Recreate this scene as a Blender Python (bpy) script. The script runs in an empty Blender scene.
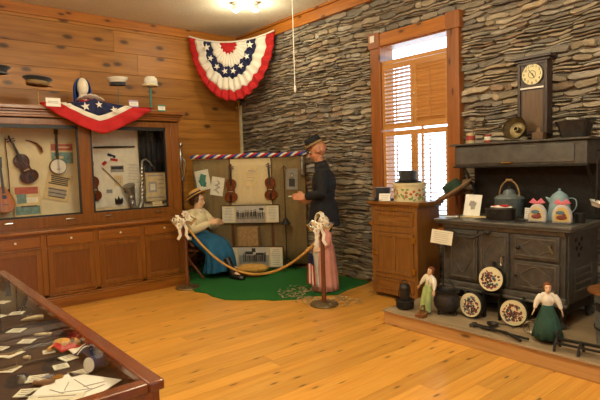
import bpy, bmesh, math, random
from math import sin, cos, pi, radians as rad
from mathutils import Vector, Matrix, Euler
R = random.Random(7)
SC = bpy.context.scene
COL = SC.collection

# ------------------------------------------------------------ camera
cam_d = bpy.data.cameras.new('camera'); cam = bpy.data.objects.new('camera', cam_d); COL.objects.link(cam)
YAW, PITCH, ROLL = 0.873112, 0.066914, -0.0317
F = Vector((-sin(YAW)*cos(PITCH), cos(YAW)*cos(PITCH), -sin(PITCH)))
Rt = Vector((cos(YAW), sin(YAW), 0)); Up = Rt.cross(F)
R2 = Rt*cos(ROLL)+Up*sin(ROLL); U2 = -Rt*sin(ROLL)+Up*cos(ROLL)
cam.matrix_world = Matrix(((R2.x, U2.x, -F.x, 0), (R2.y, U2.y, -F.y, 0), (R2.z, U2.z, -F.z, 1.55), (0, 0, 0, 1)))
cam_d.sensor_width = 36; cam_d.lens = 506.95/600*36; cam_d.clip_start = .05
SC.camera = cam
# ------------------------------------------------------------ world, lights, exposure
w = bpy.data.worlds.new('sky'); SC.world = w; w.use_nodes = True
bg = w.node_tree.nodes['Background']; bg.inputs[0].default_value = (.72, .86, 1, 1); bg.inputs[1].default_value = 3.6
SC.view_settings.view_transform = 'Standard'; SC.view_settings.look = 'None'
SC.view_settings.gamma = 1; SC.view_settings.use_curve_mapping = False
SC.view_settings.exposure = 0.62
SC.cycles.max_bounces = 8; SC.cycles.diffuse_bounces = 5; SC.cycles.transparent_max_bounces = 12
SC.cycles.caustics_reflective = False; SC.cycles.caustics_refractive = False
SC.cycles.sample_clamp_indirect = 4
def lamp(name, kind, loc, power, color, size=.2, rot=None, sizey=None, spot=None):
    d = bpy.data.lights.new(name, kind); o = bpy.data.objects.new(name, d); COL.objects.link(o)
    o.location = loc; d.energy = power; d.color = color
    if kind == 'AREA':
        d.size = size
        if sizey: d.shape = 'RECTANGLE'; d.size_y = sizey
    else: d.shadow_soft_size = size
    if kind == 'SPOT': d.spot_size = rad(spot); d.spot_blend = .6
    if rot: o.rotation_euler = rot
    return o
WARM = (1, .895, .63)
CEIL_Z = 3.76
fixtures = [(-3.9, 1.9, 75), (-1.2, 2.3, 105), (-3.2, -1.2, 70), (-.3, -.8, 55)]  # unseen room fill lamps; only the first is placed by the hat shadows
for fx, fy, p in fixtures:
    lamp('unseen_room_lamp', 'POINT', (fx, fy, CEIL_Z-.55), p*1.9, WARM, .13)

# ------------------------------------------------------------ materials
def S(h):
    h = h.lstrip('#'); c = [int(h[i:i+2], 16)/255 for i in (0, 2, 4)]
    return tuple(x/12.92 if x <= .04045 else ((x+.055)/1.055)**2.4 for x in c)+(1,)
MATS = {}
def newmat(name):
    m = bpy.data.materials.new(name); m.use_nodes = True; nt = m.node_tree
    MATS[name] = m
    return m, nt, nt.nodes['Principled BSDF']
def N(nt, t, **k):
    n = nt.nodes.new(t)
    for a, b in k.items():
        if a.startswith('i_'):
            n.inputs[a[2:].replace('_', ' ')].default_value = b
        else: setattr(n, a, b)
    return n
def ramp(nt, stops):
    n = nt.nodes.new('ShaderNodeValToRGB'); e = n.color_ramp.elements
    while len(e) < len(stops): e.new(.5)
    for x, (p, c) in zip(e, stops): x.position = p; x.color = c if len(c) == 4 else tuple(c)+(1,)
    return n
def mixc(nt, fac, a, b, mode='MIX'):
    n = nt.nodes.new('ShaderNodeMix'); n.data_type = 'RGBA'; n.blend_type = mode
    for s, v in ((n.inputs[0], fac), (n.inputs[6], a), (n.inputs[7], b)):
        if hasattr(v, 'links'): nt.links.new(v, s)
        else: s.default_value = v
    return n.outputs[2]
def mat(name, col, rough=.6, metal=0, var=.15, scale=12, bump=0, bscale=80, tone=False, sheen=0, coat=0, stretch=(1, 1, 1), emit=0):
    m, nt, b = newmat(name); L = nt.links.new
    tc = N(nt, 'ShaderNodeTexCoord'); mp = N(nt, 'ShaderNodeMapping'); mp.inputs['Scale'].default_value = stretch
    L(tc.outputs['Object'], mp.inputs[0])
    no = N(nt, 'ShaderNodeTexNoise', i_Scale=scale, i_Detail=4.); L(mp.outputs[0], no.inputs['Vector'])
    c = S(col) if isinstance(col, str) else col
    lo = tuple(x*(1-var) for x in c[:3])+(1,); hi = tuple(min(1, x*(1+var)) for x in c[:3])+(1,)
    r = ramp(nt, [(.3, lo), (.7, hi)]); L(no.outputs[0], r.inputs[0]); out = r.outputs[0]
    if tone:
        at = N(nt, 'ShaderNodeAttribute', attribute_name='tone'); out = mixc(nt, 1., out, at.outputs['Color'], 'MULTIPLY')
    L(out, b.inputs['Base Color'])
    b.inputs['Roughness'].default_value = rough; b.inputs['Metallic'].default_value = metal
    b.inputs['Sheen Weight'].default_value = sheen; b.inputs['Coat Weight'].default_value = coat
    if emit:
        b.inputs['Emission Strength'].default_value = emit; b.inputs['Emission Color'].default_value = c
    if bump:
        n2 = N(nt, 'ShaderNodeTexNoise', i_Scale=float(bscale), i_Detail=3.); L(mp.outputs[0], n2.inputs['Vector'])
        bp = N(nt, 'ShaderNodeBump', i_Strength=bump, i_Distance=.01); L(n2.outputs[0], bp.inputs['Height']); L(bp.outputs[0], b.inputs['Normal'])
    return m
def wood(name, light, dark, axis='x', rough=.35, knots=0, grain=1., tone=False, coat=.0, dens=(1.3, 4.5), contrast=1., cross='z', tr=(.72, 1.18)):
    """grain runs along `axis`; knots>0 adds elliptical dark knots"""
    m, nt, b = newmat(name); L = nt.links.new
    tc = N(nt, 'ShaderNodeTexCoord')
    vec = tc.outputs['Object']
    if tone:
        at = N(nt, 'ShaderNodeAttribute', attribute_name='tone')
        sc = N(nt, 'ShaderNodeVectorMath', operation='SCALE'); sc.inputs['Scale'].default_value = 23.
        L(at.outputs['Vector'], sc.inputs[0])
        ad = N(nt, 'ShaderNodeVectorMath', operation='ADD'); L(vec, ad.inputs[0]); L(sc.outputs[0], ad.inputs[1]); vec = ad.outputs[0]
    mp = N(nt, 'ShaderNodeMapping'); i = 'xyz'.index(axis)
    s = [14*grain]*3; s[i] = .9*grain; mp.inputs['Scale'].default_value = s; L(vec, mp.inputs[0])
    no = N(nt, 'ShaderNodeTexNoise', i_Scale=1.6, i_Detail=5., i_Distortion=.8); L(mp.outputs[0], no.inputs['Vector'])
    a, d = S(light), S(dark); mid = tuple((x+y)/2 for x, y in zip(a, d))
    k = .5-.28/contrast
    r = ramp(nt, [(k, d), (.5, mid), (1-k, a)]); L(no.outputs[0], r.inputs[0]); out = r.outputs[0]
    if knots:
        sx = N(nt, 'ShaderNodeSeparateXYZ'); L(vec, sx.inputs[0]); cx = N(nt, 'ShaderNodeCombineXYZ')
        L(sx.outputs[i], cx.inputs[0]); L(sx.outputs['xyz'.index(cross)], cx.inputs[1])
        m2 = N(nt, 'ShaderNodeMapping'); m2.inputs['Scale'].default_value = (dens[0], dens[1], 1); L(cx.outputs[0], m2.inputs[0])
        n3 = N(nt, 'ShaderNodeTexNoise', i_Scale=2.5, i_Detail=2.); L(m2.outputs[0], n3.inputs['Vector'])
        mv = mixc(nt, .06, m2.outputs[0], n3.outputs['Color'])
        vo = N(nt, 'ShaderNodeTexVoronoi', i_Scale=1., voronoi_dimensions='2D'); L(mv, vo.inputs['Vector'])
        rr = ramp(nt, [(.0, (1, 1, 1)), (.07*knots, (.8, .8, .8)), (.13*knots, (.12, .12, .12)), (.3*knots, (0, 0, 0))]); L(vo.outputs['Distance'], rr.inputs[0])
        out = mixc(nt, rr.outputs[0], out, tuple(x*.22 for x in d[:3])+(1,))
    if tone:
        sp = N(nt, 'ShaderNodeSeparateColor'); L(at.outputs['Color'], sp.inputs[0])
        mr = N(nt, 'ShaderNodeMapRange'); mr.inputs[3].default_value = tr[0]; mr.inputs[4].default_value = tr[1]; L(sp.outputs[0], mr.inputs[0])
        cm = N(nt, 'ShaderNodeCombineColor'); [L(mr.outputs[0], cm.inputs[j]) for j in range(3)]
        out = mixc(nt, 1., out, cm.outputs[0], 'MULTIPLY')
    L(out, b.inputs['Base Color']); b.inputs['Roughness'].default_value = rough; b.inputs['Coat Weight'].default_value = coat
    b.inputs['Coat Roughness'].default_value = .15
    bp = N(nt, 'ShaderNodeBump', i_Strength=.12, i_Distance=.004); L(no.outputs[0], bp.inputs['Height']); L(bp.outputs[0], b.inputs['Normal'])
    return m
def glass(name, tint=(1, 1, 1, 1)):
    m = bpy.data.materials.new(name); m.use_nodes = True; nt = m.node_tree; nt.nodes.clear(); L = nt.links.new; MATS[name] = m
    o = N(nt, 'ShaderNodeOutputMaterial'); mx = N(nt, 'ShaderNodeMixShader'); t = N(nt, 'ShaderNodeBsdfTransparent'); g = N(nt, 'ShaderNodeBsdfGlossy')
    t.inputs[0].default_value = tint; g.inputs['Roughness'].default_value = .01
    fr = N(nt, 'ShaderNodeFresnel', i_IOR=1.45); ge = N(nt, 'ShaderNodeNewGeometry'); iv = N(nt, 'ShaderNodeMath', operation='SUBTRACT'); iv.inputs[0].default_value = 1; L(ge.outputs['Backfacing'], iv.inputs[1])
    mu = N(nt, 'ShaderNodeMath', operation='MULTIPLY'); L(fr.outputs[0], mu.inputs[0]); L(iv.outputs[0], mu.inputs[1])
    L(mu.outputs[0], mx.inputs[0]); L(t.outputs[0], mx.inputs[1]); L(g.outputs[0], mx.inputs[2]); L(mx.outputs[0], o.inputs[0])
    return m

# ------------------------------------------------------------ mesh builder
def star(n, r, q=.4):
    return [((r if i % 2 == 0 else r*q)*sin(pi*i/n), (r if i % 2 == 0 else r*q)*cos(pi*i/n)) for i in range(2*n)]
class MB:
    def __init__(s): s.v = []; s.f = []; s.m = []; s.c = []; s.M = Matrix(); s.mi = 0; s.t = None
    def at(s, loc=(0, 0, 0), rot=(0, 0, 0), sc=1):
        s.M = Matrix.Translation(loc) @ Euler(rot).to_matrix().to_4x4() @ Matrix.Scale(sc, 4); return s
    def add(s, vs, fs, m=None):
        n = len(s.v); s.v += [s.M @ Vector(v) for v in vs]; s.f += [[n+i for i in f] for f in fs]
        s.m += [s.mi if m is None else m]*len(fs); s.c += [s.t]*len(fs); return s
    def box(s, c, d, m=None, rot=None):
        x, y, z = d[0]/2, d[1]/2, d[2]/2
        vs = [Vector((a, b, e)) for a in (-x, x) for b in (-y, y) for e in (-z, z)]
        if rot: q = Euler(rot).to_matrix(); vs = [q @ v for v in vs]
        vs = [v+Vector(c) for v in vs]
        return s.add(vs, [(0, 1, 3, 2), (4, 6, 7, 5), (0, 4, 5, 1), (2, 3, 7, 6), (0, 2, 6, 4), (1, 5, 7, 3)], m)
    def bx(s, x0, x1, y0, y1, z0, z1, m=None):
        return s.box(((x0+x1)/2, (y0+y1)/2, (z0+z1)/2), (abs(x1-x0), abs(y1-y0), abs(z1-z0)), m)
    def rings(s, rs, m=None, caps=True, loop=False):
        n = len(rs[0]); vs = [p for r in rs for p in r]; fs = []
        for i in range(len(rs)-(0 if loop else 1)):
            a, b = i*n, ((i+1) % len(rs))*n
            for j in range(n): k = (j+1) % n; fs.append((a+j, a+k, b+k, b+j))
        if caps and not loop: fs.append(tuple(range(n))[::-1]); fs.append(tuple((len(rs)-1)*n+j for j in range(n)))
        return s.add(vs, fs, m)
    def lathe(s, prof, n=24, m=None, c=(0, 0, 0), caps=True, sx=1, sy=1, ax='z', wob=0, nw=8):
        rs = []
        for r, z in prof:
            r = max(r, 1e-4); ring = []
            for j in range(n):
                a = 2*pi*j/n; q = r*(1+wob*sin(nw*a)); p = (q*cos(a)*sx, q*sin(a)*sy, z)
                if ax == 'y': p = (p[0], -z, p[1])
                if ax == 'x': p = (z, p[0], p[1])
                ring.append((p[0]+c[0], p[1]+c[1], p[2]+c[2]))
            rs.append(ring)
        return s.rings(rs, m, caps)
    def tube(s, pts, r, n=8, m=None, sq=1, loop=False, caps=True):
        P = [Vector(p) for p in pts]; rr = r if isinstance(r, (list, tuple)) else [r]*len(P); rs = []
        up = None
        for i, p in enumerate(P):
            if loop: t = P[(i+1) % len(P)]-P[i-1]
            else: t = P[min(i+1, len(P)-1)]-P[max(i-1, 0)]
            if t.length < 1e-9: t = Vector((0, 0, 1))
            t.normalize()
            if up is None:
                up = Vector((0, 0, 1)) if abs(t.z) < .9 else Vector((0, 1, 0))
            a = t.cross(up)
            if a.length < 1e-6: a = t.cross(Vector((1, 0, 0)))
            a.normalize(); up = a.cross(t).normalized()
            q = rr[i]; qa, qb = (q if isinstance(q, (list, tuple)) else (q, q*sq))
            rs.append([p+a*cos(2*pi*j/n)*qa+up*sin(2*pi*j/n)*qb for j in range(n)])
        return s.rings(rs, m, caps, loop)
    def cyl(s, a, b, r, r2=None, n=12, m=None): return s.tube([a, b], [r, r if r2 is None else r2], n, m)
    def ell(s, c, r, n=12, m=None, rot=None, k=8):
        if not isinstance(r, (list, tuple)): r = (r, r, r)
        q = Euler(rot).to_matrix() if rot else Matrix.Identity(3); c = Vector(c)
        rs = [[c+q @ Vector((r[0]*sin(pi*i/k)*cos(2*pi*j/n), r[1]*sin(pi*i/k)*sin(2*pi*j/n), -r[2]*cos(pi*i/k))) for j in range(n)] for i in range(1, k)]
        s.rings(rs, m, False)
        # poles
        b = q @ Vector((0, 0, -r[2]))+c; t = q @ Vector((0, 0, r[2]))+c
        s.add([b]+rs[0], [(0, (j+1) % n+1, j+1) for j in range(n)], m); s.add([t]+rs[-1], [(0, j+1, (j+1) % n+1) for j in range(n)], m)
        return s
    def prism(s, poly, h, m=None, ax='z', z0=0):
        """poly in (u,v); ax 'z': xy extruded up; 'y': xz plane extruded towards -y"""
        n = len(poly)
        f = (lambda u, v, t: (u, v, t)) if ax == 'z' else ((lambda u, v, t: (u, -t, v)) if ax == 'y' else (lambda u, v, t: (t, u, v)))
        vs = [f(u, v, z0) for u, v in poly]+[f(u, v, z0+h) for u, v in poly]
        return s.add(vs, [tuple(range(n))[::-1], tuple(range(n, 2*n))]+[(j, (j+1) % n, n+(j+1) % n, n+j) for j in range(n)], m)
    def grid(s, nu, nv, fn, m=None, mf=None):
        vs = [fn(i/nu, j/nv) for j in range(nv+1) for i in range(nu+1)]
        fs = [(j*(nu+1)+i, j*(nu+1)+i+1, (j+1)*(nu+1)+i+1, (j+1)*(nu+1)+i) for j in range(nv) for i in range(nu)]
        s.add(vs, fs, m)
        if mf:
            k = len(s.m)-len(fs)
            for j in range(nv):
                for i in range(nu): s.m[k] = mf((i+.5)/nu, (j+.5)/nv); k += 1
        return s
    def build(s, name, mats, parent=None, loc=None, rot=None, bev=0, sub=0, solid=0, remesh=0, smooth=35, smoothit=0):
        me = bpy.data.meshes.new(name); me.from_pydata([tuple(v) for v in s.v], [], s.f)
        if not isinstance(mats, (list, tuple)): mats = [mats]
        for x in mats: me.materials.append(MATS[x] if isinstance(x, str) else x)
        me.polygons.foreach_set('material_index', s.m)
        if any(c is not None for c in s.c):
            at = me.color_attributes.new('tone', 'FLOAT_COLOR', 'CORNER')
            for p, c in zip(me.polygons, s.c):
                for li in p.loop_indices: at.data[li].color = tuple(c or (1, 1, 1))+(1,)
        bm = bmesh.new(); bm.from_mesh(me); bmesh.ops.recalc_face_normals(bm, faces=bm.faces); bm.to_mesh(me); bm.free()
        if smooth:
            me.polygons.foreach_set('use_smooth', [True]*len(me.polygons)); me.set_sharp_from_angle(angle=rad(smooth))
        me.update()
        o = bpy.data.objects.new(name, me); COL.objects.link(o)
        if parent: o.parent = parent
        if loc: o.location = loc
        if rot: o.rotation_euler = rot
        if remesh:
            md = o.modifiers.new('remesh', 'REMESH'); md.mode = 'VOXEL'; md.voxel_size = remesh; md.use_smooth_shade = True
            sm = o.modifiers.new('smooth', 'SMOOTH'); sm.factor = .5; sm.iterations = smoothit or 4
        if solid: md = o.modifiers.new('solid', 'SOLIDIFY'); md.thickness = solid; md.offset = 0
        if bev: md = o.modifiers.new('bevel', 'BEVEL'); md.width = bev; md.segments = 2; md.limit_method = 'ANGLE'; md.angle_limit = rad(40)
        if sub: md = o.modifiers.new('sub', 'SUBSURF'); md.levels = sub; md.render_levels = sub
        return o
def thing(name, label, cat, loc=(0, 0, 0), rot=(0, 0, 0), group=None):
    o = bpy.data.objects.new(name, None); COL.objects.link(o); o.location = loc
    o.rotation_euler = rot if isinstance(rot, (tuple, list)) else (0, 0, rot); o.empty_display_size = .1
    return tag(o, label, cat, group)
def tag(o, label, cat, group=None, kind=None):
    o['label'] = label; o['category'] = cat
    if group: o['group'] = group
    if kind: o['kind'] = kind
    return o
def struct(o, label=None):
    o['kind'] = 'structure'
    if label: o['label'] = label
    return o

# palette
wood('pine_wall', '#c08436', '#8c5414', 'y', .45, .9, .8, True, dens=(1.5, 3.3))
wood('pine_floor', '#e8ad52', '#cc8a30', 'y', .30, .5, .9, True, coat=.25, dens=(1.6, 5.5), cross='x', tr=(.86, 1.1))
wood('pine_trim', '#c17a2c', '#96561a', 'x', .4, .8, 1, dens=(2, 5))
wood('pine_trim_y', '#c17a2c', '#96561a', 'y', .4, .8, 1, dens=(2, 5))
wood('pine_casing', '#a3642f', '#7a451e', 'z', .4, .8, 1, dens=(2.2, 7), cross='x')
wood('shutter_wood', '#cb9656', '#ab7338', 'x', .4, 0, 1)
wood('cherry', '#8a551f', '#673a10', 'z', .3, 0, 1.4, coat=.2)
wood('cherry_h', '#93591d', '#6f3f10', 'y', .3, 0, 1.4, coat=.2)
wood('cherry_panel', '#7c4819', '#5e3310', 'z', .33, 0, 2.4, coat=.15)
wood('oak', '#95642f', '#68431c', 'z', .38, 0, 2., coat=.1)
wood('oak_h', '#9a6932', '#6f4820', 'x', .38, 0, 2., coat=.1)
wood('mahogany', '#80401f', '#5a260f', 'x', .22, 0, 1.6, coat=.5)
wood('hearth_wood', '#cda268', '#a87c48', 'x', .5, .7, 1, dens=(1.6, 5))
wood('hearth_top', '#a58f72', '#857054', 'x', .6, 0, 1)
wood('dark_clock', '#4a3a34', '#30241f', 'z', .4, 0, 2)
wood('clock_panel', '#74583e', '#4c3826', 'z', .4, 0, 2)
wood('violin_wood', '#78340f', '#4c1c09', 'z', .25, 0, 3, coat=.5)
wood('violin_dark', '#4a2014', '#2a0e08', 'z', .25, 0, 3, coat=.5)
wood('mandolin_wood', '#c67a2a', '#8f4a12', 'z', .25, 0, 3, coat=.5)
wood('chair_wood', '#7a4522', '#4f2a12', 'z', .5, 0, 2)
wood('bowl_wood', '#8a5a30', '#5a3518', 'x', .5, 0, 2)
mat('ceiling', '#e4dec8', .9, 0, .10, 60, .6, 55)
mat('cavity', '#4a3a28', .9, 0, .3, 9)
mat('plain_wall', '#b58c52', .8, 0, .08, 4)
mat('black', '#15120f', .5); mat('ebony', '#1a100c', .3); mat('iron', '#3a3532', .5, .6, .3, 20, .3, 60)
mat('iron_dark', '#231f1c', .55, .4, .3, 20, .3, 60); mat('stove_iron', '#504c47', .5, .35, .3, 14, .25, 50)
mat('stove_panel', '#5c5750', .45, .3, .3, 18, .3, 40); mat('stove_top', '#5f5d5a', .36, .4, .25, 10, .15, 60)
mat('silver', '#b9b5a8', .25, .9, .2, 30); mat('brass', '#c79a3c', .3, .9, .2, 30); mat('tarnish', '#7a6a4a', .4, .7, .3, 20)
mat('pewter', '#8a8478', .4, .6, .25, 20)
mat('grass', '#12651f', .95, 0, .4, 160, 1., 220); mat('cream', '#d9cba4', .9, 0, .06, 8); mat('paper', '#d8d3bf', .8, 0, .08, 14)
mat('paper_white', '#e8e6de', .8, 0, .05, 14); mat('paper_old', '#cdb787', .8, 0, .12, 14); mat('ink', '#4a443c', .8); mat('ink_light', '#9b948a', .8)
mat('ink_teal', '#3f7a6a', .8, 0, .3, 30); mat('red_print', '#a5574a', .8, 0, .2, 20); mat('teal_print', '#6b8a84', .8, 0, .3, 20)
mat('photo_grey', '#8b8a85', .6, 0, .2, 30); mat('photo_sky', '#b9b7b0', .6, 0, .1, 8); mat('photo_dark', '#2d2a28', .6)
mat('burlap', '#7c6844', .95, 0, .25, 90, .5, 200); mat('canvas', '#cbb98f', .95, 0, .08, 60, .3, 200); mat('brown_cloth', '#8f7148', .95, 0, .2, 30, .3, 120)
mat('red', '#b3191c', .85, 0, .12, 14, .2, 150); mat('white_cloth', '#e2ddd0', .85, 0, .06, 14, .2, 150); mat('navy', '#1b2148', .85, 0, .15, 14, .2, 150)
mat('blue_cloth', '#2b4a9a', .85, 0, .15, 20); mat('skirt_blue', '#16587f', .85, 0, .2, 9, .3, 60); mat('blouse', '#d8cba6', .85, 0, .1, 14, .3, 80)
mat('uniform', '#101014', .85, 0, .2, 14, .3, 80); mat('boot', '#17130f', .35, 0, .2, 14)
mat('skin', '#c98e6c', .5, 0, .06, 20); mat('skin_pale', '#dcb592', .5, 0, .05, 20); mat('skin_red', '#b57a56', .5, 0, .08, 20)
mat('hair_brown', '#4a2c18', .6, 0, .3, 60); mat('hair_red', '#7d4522', .6, 0, .3, 60); mat('straw', '#c99a4a', .8, 0, .25, 60, .5, 120)
mat('pink', '#c98d80', .85, 0, .1, 14, .3, 80); mat('green_cloth', '#9fb476', .85, 0, .15, 14, .3, 80); mat('dark_green', '#27493d', .85, 0, .2, 14, .4, 60)
mat('plaster', '#e6dcc6', .5, 0, .05, 10); mat('felt_black', '#18181d', .7, 0, .2, 20, sheen=.3); mat('felt_brown', '#8a6d4c', .9, 0, .2, 20); mat('felt_green', '#233a2a', .9, 0, .2, 20)
mat('khaki', '#8a6f45', .8, 0, .1, 20); mat('rope', '#b98e44', .9, 0, .3, 60, .6, 150); mat('teal_tape', '#4f7a6c', .8); mat('lilac', '#a994b8', .8)
mat('hatbox_cream', '#cfc39a', .7, 0, .08, 20); mat('hatbox_green', '#6d8a4a', .7); mat('hatbox_red', '#b0553c', .7)
mat('enamel_blue', '#8aa5ae', .25, .1, .15, 14, coat=.4); mat('enamel_white', '#dcd8cc', .25, 0, .05, 14, coat=.4); mat('zinc', '#7b8588', .45, .5, .2, 20)
mat('plate_face', '#d8cda6', .5, 0, .05, 20); mat('fig_red', '#7e3a2e', .7, 0, .3, 60); mat('fig_dark', '#35302e', .7, 0, .3, 60); mat('fig_blue', '#5a7486', .7)
mat('tin_red', '#a03a2c', .4, .2, .2, 30); mat('tin_cream', '#b9a77c', .4, .2, .1, 30); mat('bell_cloth', '#b9b3ae', .8, 0, .15, 30); mat('yellow_print', '#cfae5e', .8)
mat('pink_ribbon', '#c96a78', .7); mat('leather', '#7a5330', .6, 0, .25, 20); mat('bone', '#c9b78f', .6, 0, .15, 20); mat('case_felt', '#2c1a10', .95, 0, .15, 30)
mat('leaf_dry', '#9a8d68', .9, 0, .4, 40); mat('bulb', '#fff4d8', .5, emit=12); mat('lamp_white', '#e8e6e0', .5); mat('stone_base', '#ffffff', .85, 0, .42, 7, .9, 34, tone=True, stretch=(1, 1, 3.2))
mat('clock_face', '#e3d8a8', .5, 0, .05, 10); mat('pewter_blue', '#7f8aa0', .4, .4, .2, 20)
glass('glass'); glass('window_glass', (.97, .99, 1, 1))
# ============================================================ ROOM
WX, WY = -7.4, 4.95          # inner faces of plank wall and stone wall
EX, SY = 3.2, -3.2
b = MB()
# floor planks along y
x = WX; 
while x < EX:
    wd = .135; y = SY - R.random()*2
    while y < WY:
        ln = R.uniform(2.2, 4.2); t = R.random(); b.t = (t, R.random(), R.random())
        b.bx(x+.0008, min(x+wd, EX)-.0008, max(y, SY)+.0006, min(y+ln, WY+.04)-.0006, -.03, 0); y += ln
    x += wd
b.t = (.1, .1, .1); b.bx(WX, EX, SY, WY+.1, -.06, -.004)
struct(b.build('floor', 'pine_floor', smooth=0), 'honey pine plank floor')
struct(MB().bx(WX-.1, EX+.1, SY-.1, WY+.25, CEIL_Z, CEIL_Z+.1).build('ceiling', 'ceiling', smooth=0), 'cream textured ceiling')
# plank wall
b = MB(); z = -.13
while z < CEIL_Z:
    h = .31; y = SY-R.random()*2
    while y < WY:
        ln = R.uniform(2.4, 4.8); b.t = (R.random(), R.random(), R.random())
        b.bx(WX-.03, WX+R.uniform(-.002, .002), max(y, SY)+.001, min(y+ln, WY)-.001, max(z, 0)+.003, min(z+h, CEIL_Z)-.003); y += ln
    z += h
b.t = (.0, .1, .1); b.bx(WX-.1, WX-.012, SY, WY+.1, 0, CEIL_Z)
struct(b.build('wall_left', 'pine_wall', bev=.002, smooth=0), 'wide horizontal knotty pine plank wall')
struct(MB().bx(EX, EX+.1, SY, .4, 0, CEIL_Z).bx(EX, EX+.1, 2.2, WY+.3, 0, CEIL_Z).bx(EX, EX+.1, 0.4, 2.2, 0, .9).bx(EX, EX+.1, 0.4, 2.2, 2.9, CEIL_Z).build('wall_right', 'plain_wall', smooth=0))
w2 = bpy.data.objects.new('window_2', None); COL.objects.link(w2); struct(w2, 'plain pine framed window in the right wall')
MB().bx(EX-.03, EX, .3, .4, .8, 3.0).bx(EX-.03, EX, 2.2, 2.3, .8, 3.0).bx(EX-.03, EX, .4, 2.2, 2.9, 3.0).bx(EX-.03, EX, .4, 2.2, .8, .9).build('window_frame', 'pine_trim_y', w2, bev=.004)
MB().bx(EX+.05, EX+.07, .4, 2.2, 1.88, 1.92).bx(EX+.05, EX+.07, 1.28, 1.32, .9, 2.9).build('sash_bar', 'shutter_wood', w2); MB().bx(EX+.055, EX+.06, .4, 2.2, .9, 2.9).build('window_pane', 'window_glass', w2)
struct(MB().bx(WX-.1, EX+.1, SY-.1, SY, 0, CEIL_Z).build('wall_front', 'plain_wall', smooth=0))
# stacked stone wall (real stones)
WIN = (-4.30, -3.14, .90, 3.08)
b = MB(); b.t = (.3, .24, .17)
for x0, x1, z0, z1 in ((WX, WIN[0], 0, CEIL_Z), (WIN[1], EX, 0, CEIL_Z), (WIN[0], WIN[1], 0, WIN[2]), (WIN[0], WIN[1], WIN[3], CEIL_Z)):
    b.bx(x0-(.15 if x0 == WX else 0), x1, WY+.035, WY+.3, z0-(.1 if z0 == 0 else 0), z1)
pal = [(.50, .40, .26), (.44, .34, .21), (.47, .37, .25), (.46, .36, .23), (.40, .30, .18), (.52, .42, .28), (.36, .29, .20), (.31, .26, .20), (.45, .39, .29), (.36, .24, .14), (.50, .44, .34), (.27, .22, .17), (.44, .33, .19)]
def wv(x, z): return .03*sin(x*1.1+z*.7)+.008*sin(x*3.7+z*4.3+1)+.008*sin(x*9.7-z*9.1)+.006*sin(x*23-z*27)
z = -.08
while z < CEIL_Z+.08:
    h = R.choice([.018, .024, .028, .034, .04, .048, .06, .08]); x = WX-R.random()*.3
    while x < EX:
        wd = R.uniform(.07, .36); x1 = x+wd; n = 6
        top = []; bot = []; pr = R.uniform(-.012, .035); tl = R.uniform(-.18, .18)*h
        g = R.uniform(.001, .0045)
        for i in range(n+1):
            u = i/n; xx = x+g+(wd-2*g)*u; e = (abs(2*u-1)**8)*h*.25
            zc = z+wv(xx, z)
            bot.append((xx, zc+g+e*R.uniform(.3, 1.2)+R.uniform(0, .12)*h+max(0, -tl)*u)); top.append((xx, zc+h-g-e*R.uniform(.3, 1.2)-R.uniform(0, .12)*h-max(0, tl)*u))
        out = bot+top[::-1]
        cxx = (x+x1)/2; cz = sum(p[1] for p in out)/len(out)
        if not (WIN[0] < cxx < WIN[1] and WIN[2] < cz < WIN[3]):
            out = [(min(max(px, WX+.001), EX), min(max(pz, 0), CEIL_Z-.002)) for px, pz in out]
            if cxx < WIN[0]: out = [(min(px, WIN[0]), pz) for px, pz in out] if WIN[2]-.02 < cz < WIN[3]+.02 else out
            if cxx > WIN[1]: out = [(max(px, WIN[1]), pz) for px, pz in out] if WIN[2]-.02 < cz < WIN[3]+.02 else out
            if WIN[0] <= cxx <= WIN[1]: out = [(px, min(pz, WIN[2]) if cz < WIN[2] else max(pz, WIN[3])) for px, pz in out]
            c = R.choice(pal); g_ = sum(c)/3; c = tuple(q*.8+g_*.2 for q in c); k = R.uniform(.65, 1.2); b.t = tuple(q*k for q in c)
            m = len(out)
            back = [(px, WY+.06, pz) for px, pz in out]; mid = [(px, WY-pr+.008, pz) for px, pz in out]
            fr = [(cxx+(px-cxx)*.97, WY-pr+R.uniform(-.004, .004), cz+(pz-cz)*.84) for px, pz in out]
            b.add(back+mid+fr, [tuple(range(2*m, 3*m))]+[(j, (j+1) % m, m+(j+1) % m, m+j) for j in range(m)]+[(m+j, m+(j+1) % m, 2*m+(j+1) % m, 2*m+j) for j in range(m)])
        x = x1
    z += h
struct(b.build('wall_back', 'stone_base', smooth=28), 'dry stacked brown slate stone wall')
# crown boards, corner strip
struct(MB().bx(WX, EX, WY-.055, WY+.03, CEIL_Z-.175, CEIL_Z-.03).bx(WX, EX, WY-.085, WY+.03, CEIL_Z-.03, CEIL_Z-.001).build('trim_1', 'pine_trim', bev=.004), 'pine crown board over the stone wall')
struct(MB().bx(WX, WX+.03, SY, WY-.08, CEIL_Z-.13, CEIL_Z-.001).build('trim_2', 'pine_trim_y', bev=.004), 'pine crown board over the plank wall')
struct(MB().bx(WX, WX+.045, WY-.06, WY-.02, 0, 2.62).build('trim_3', 'hatbox_cream', bev=.004), 'pale corner strip')
struct(MB().bx(WX, WX+.02, SY, -.2, 0, .14).bx(WX, WX+.02, 3.35, WY-.07, 0, .14).build('baseboard_left', 'pine_trim_y', bev=.004))

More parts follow.
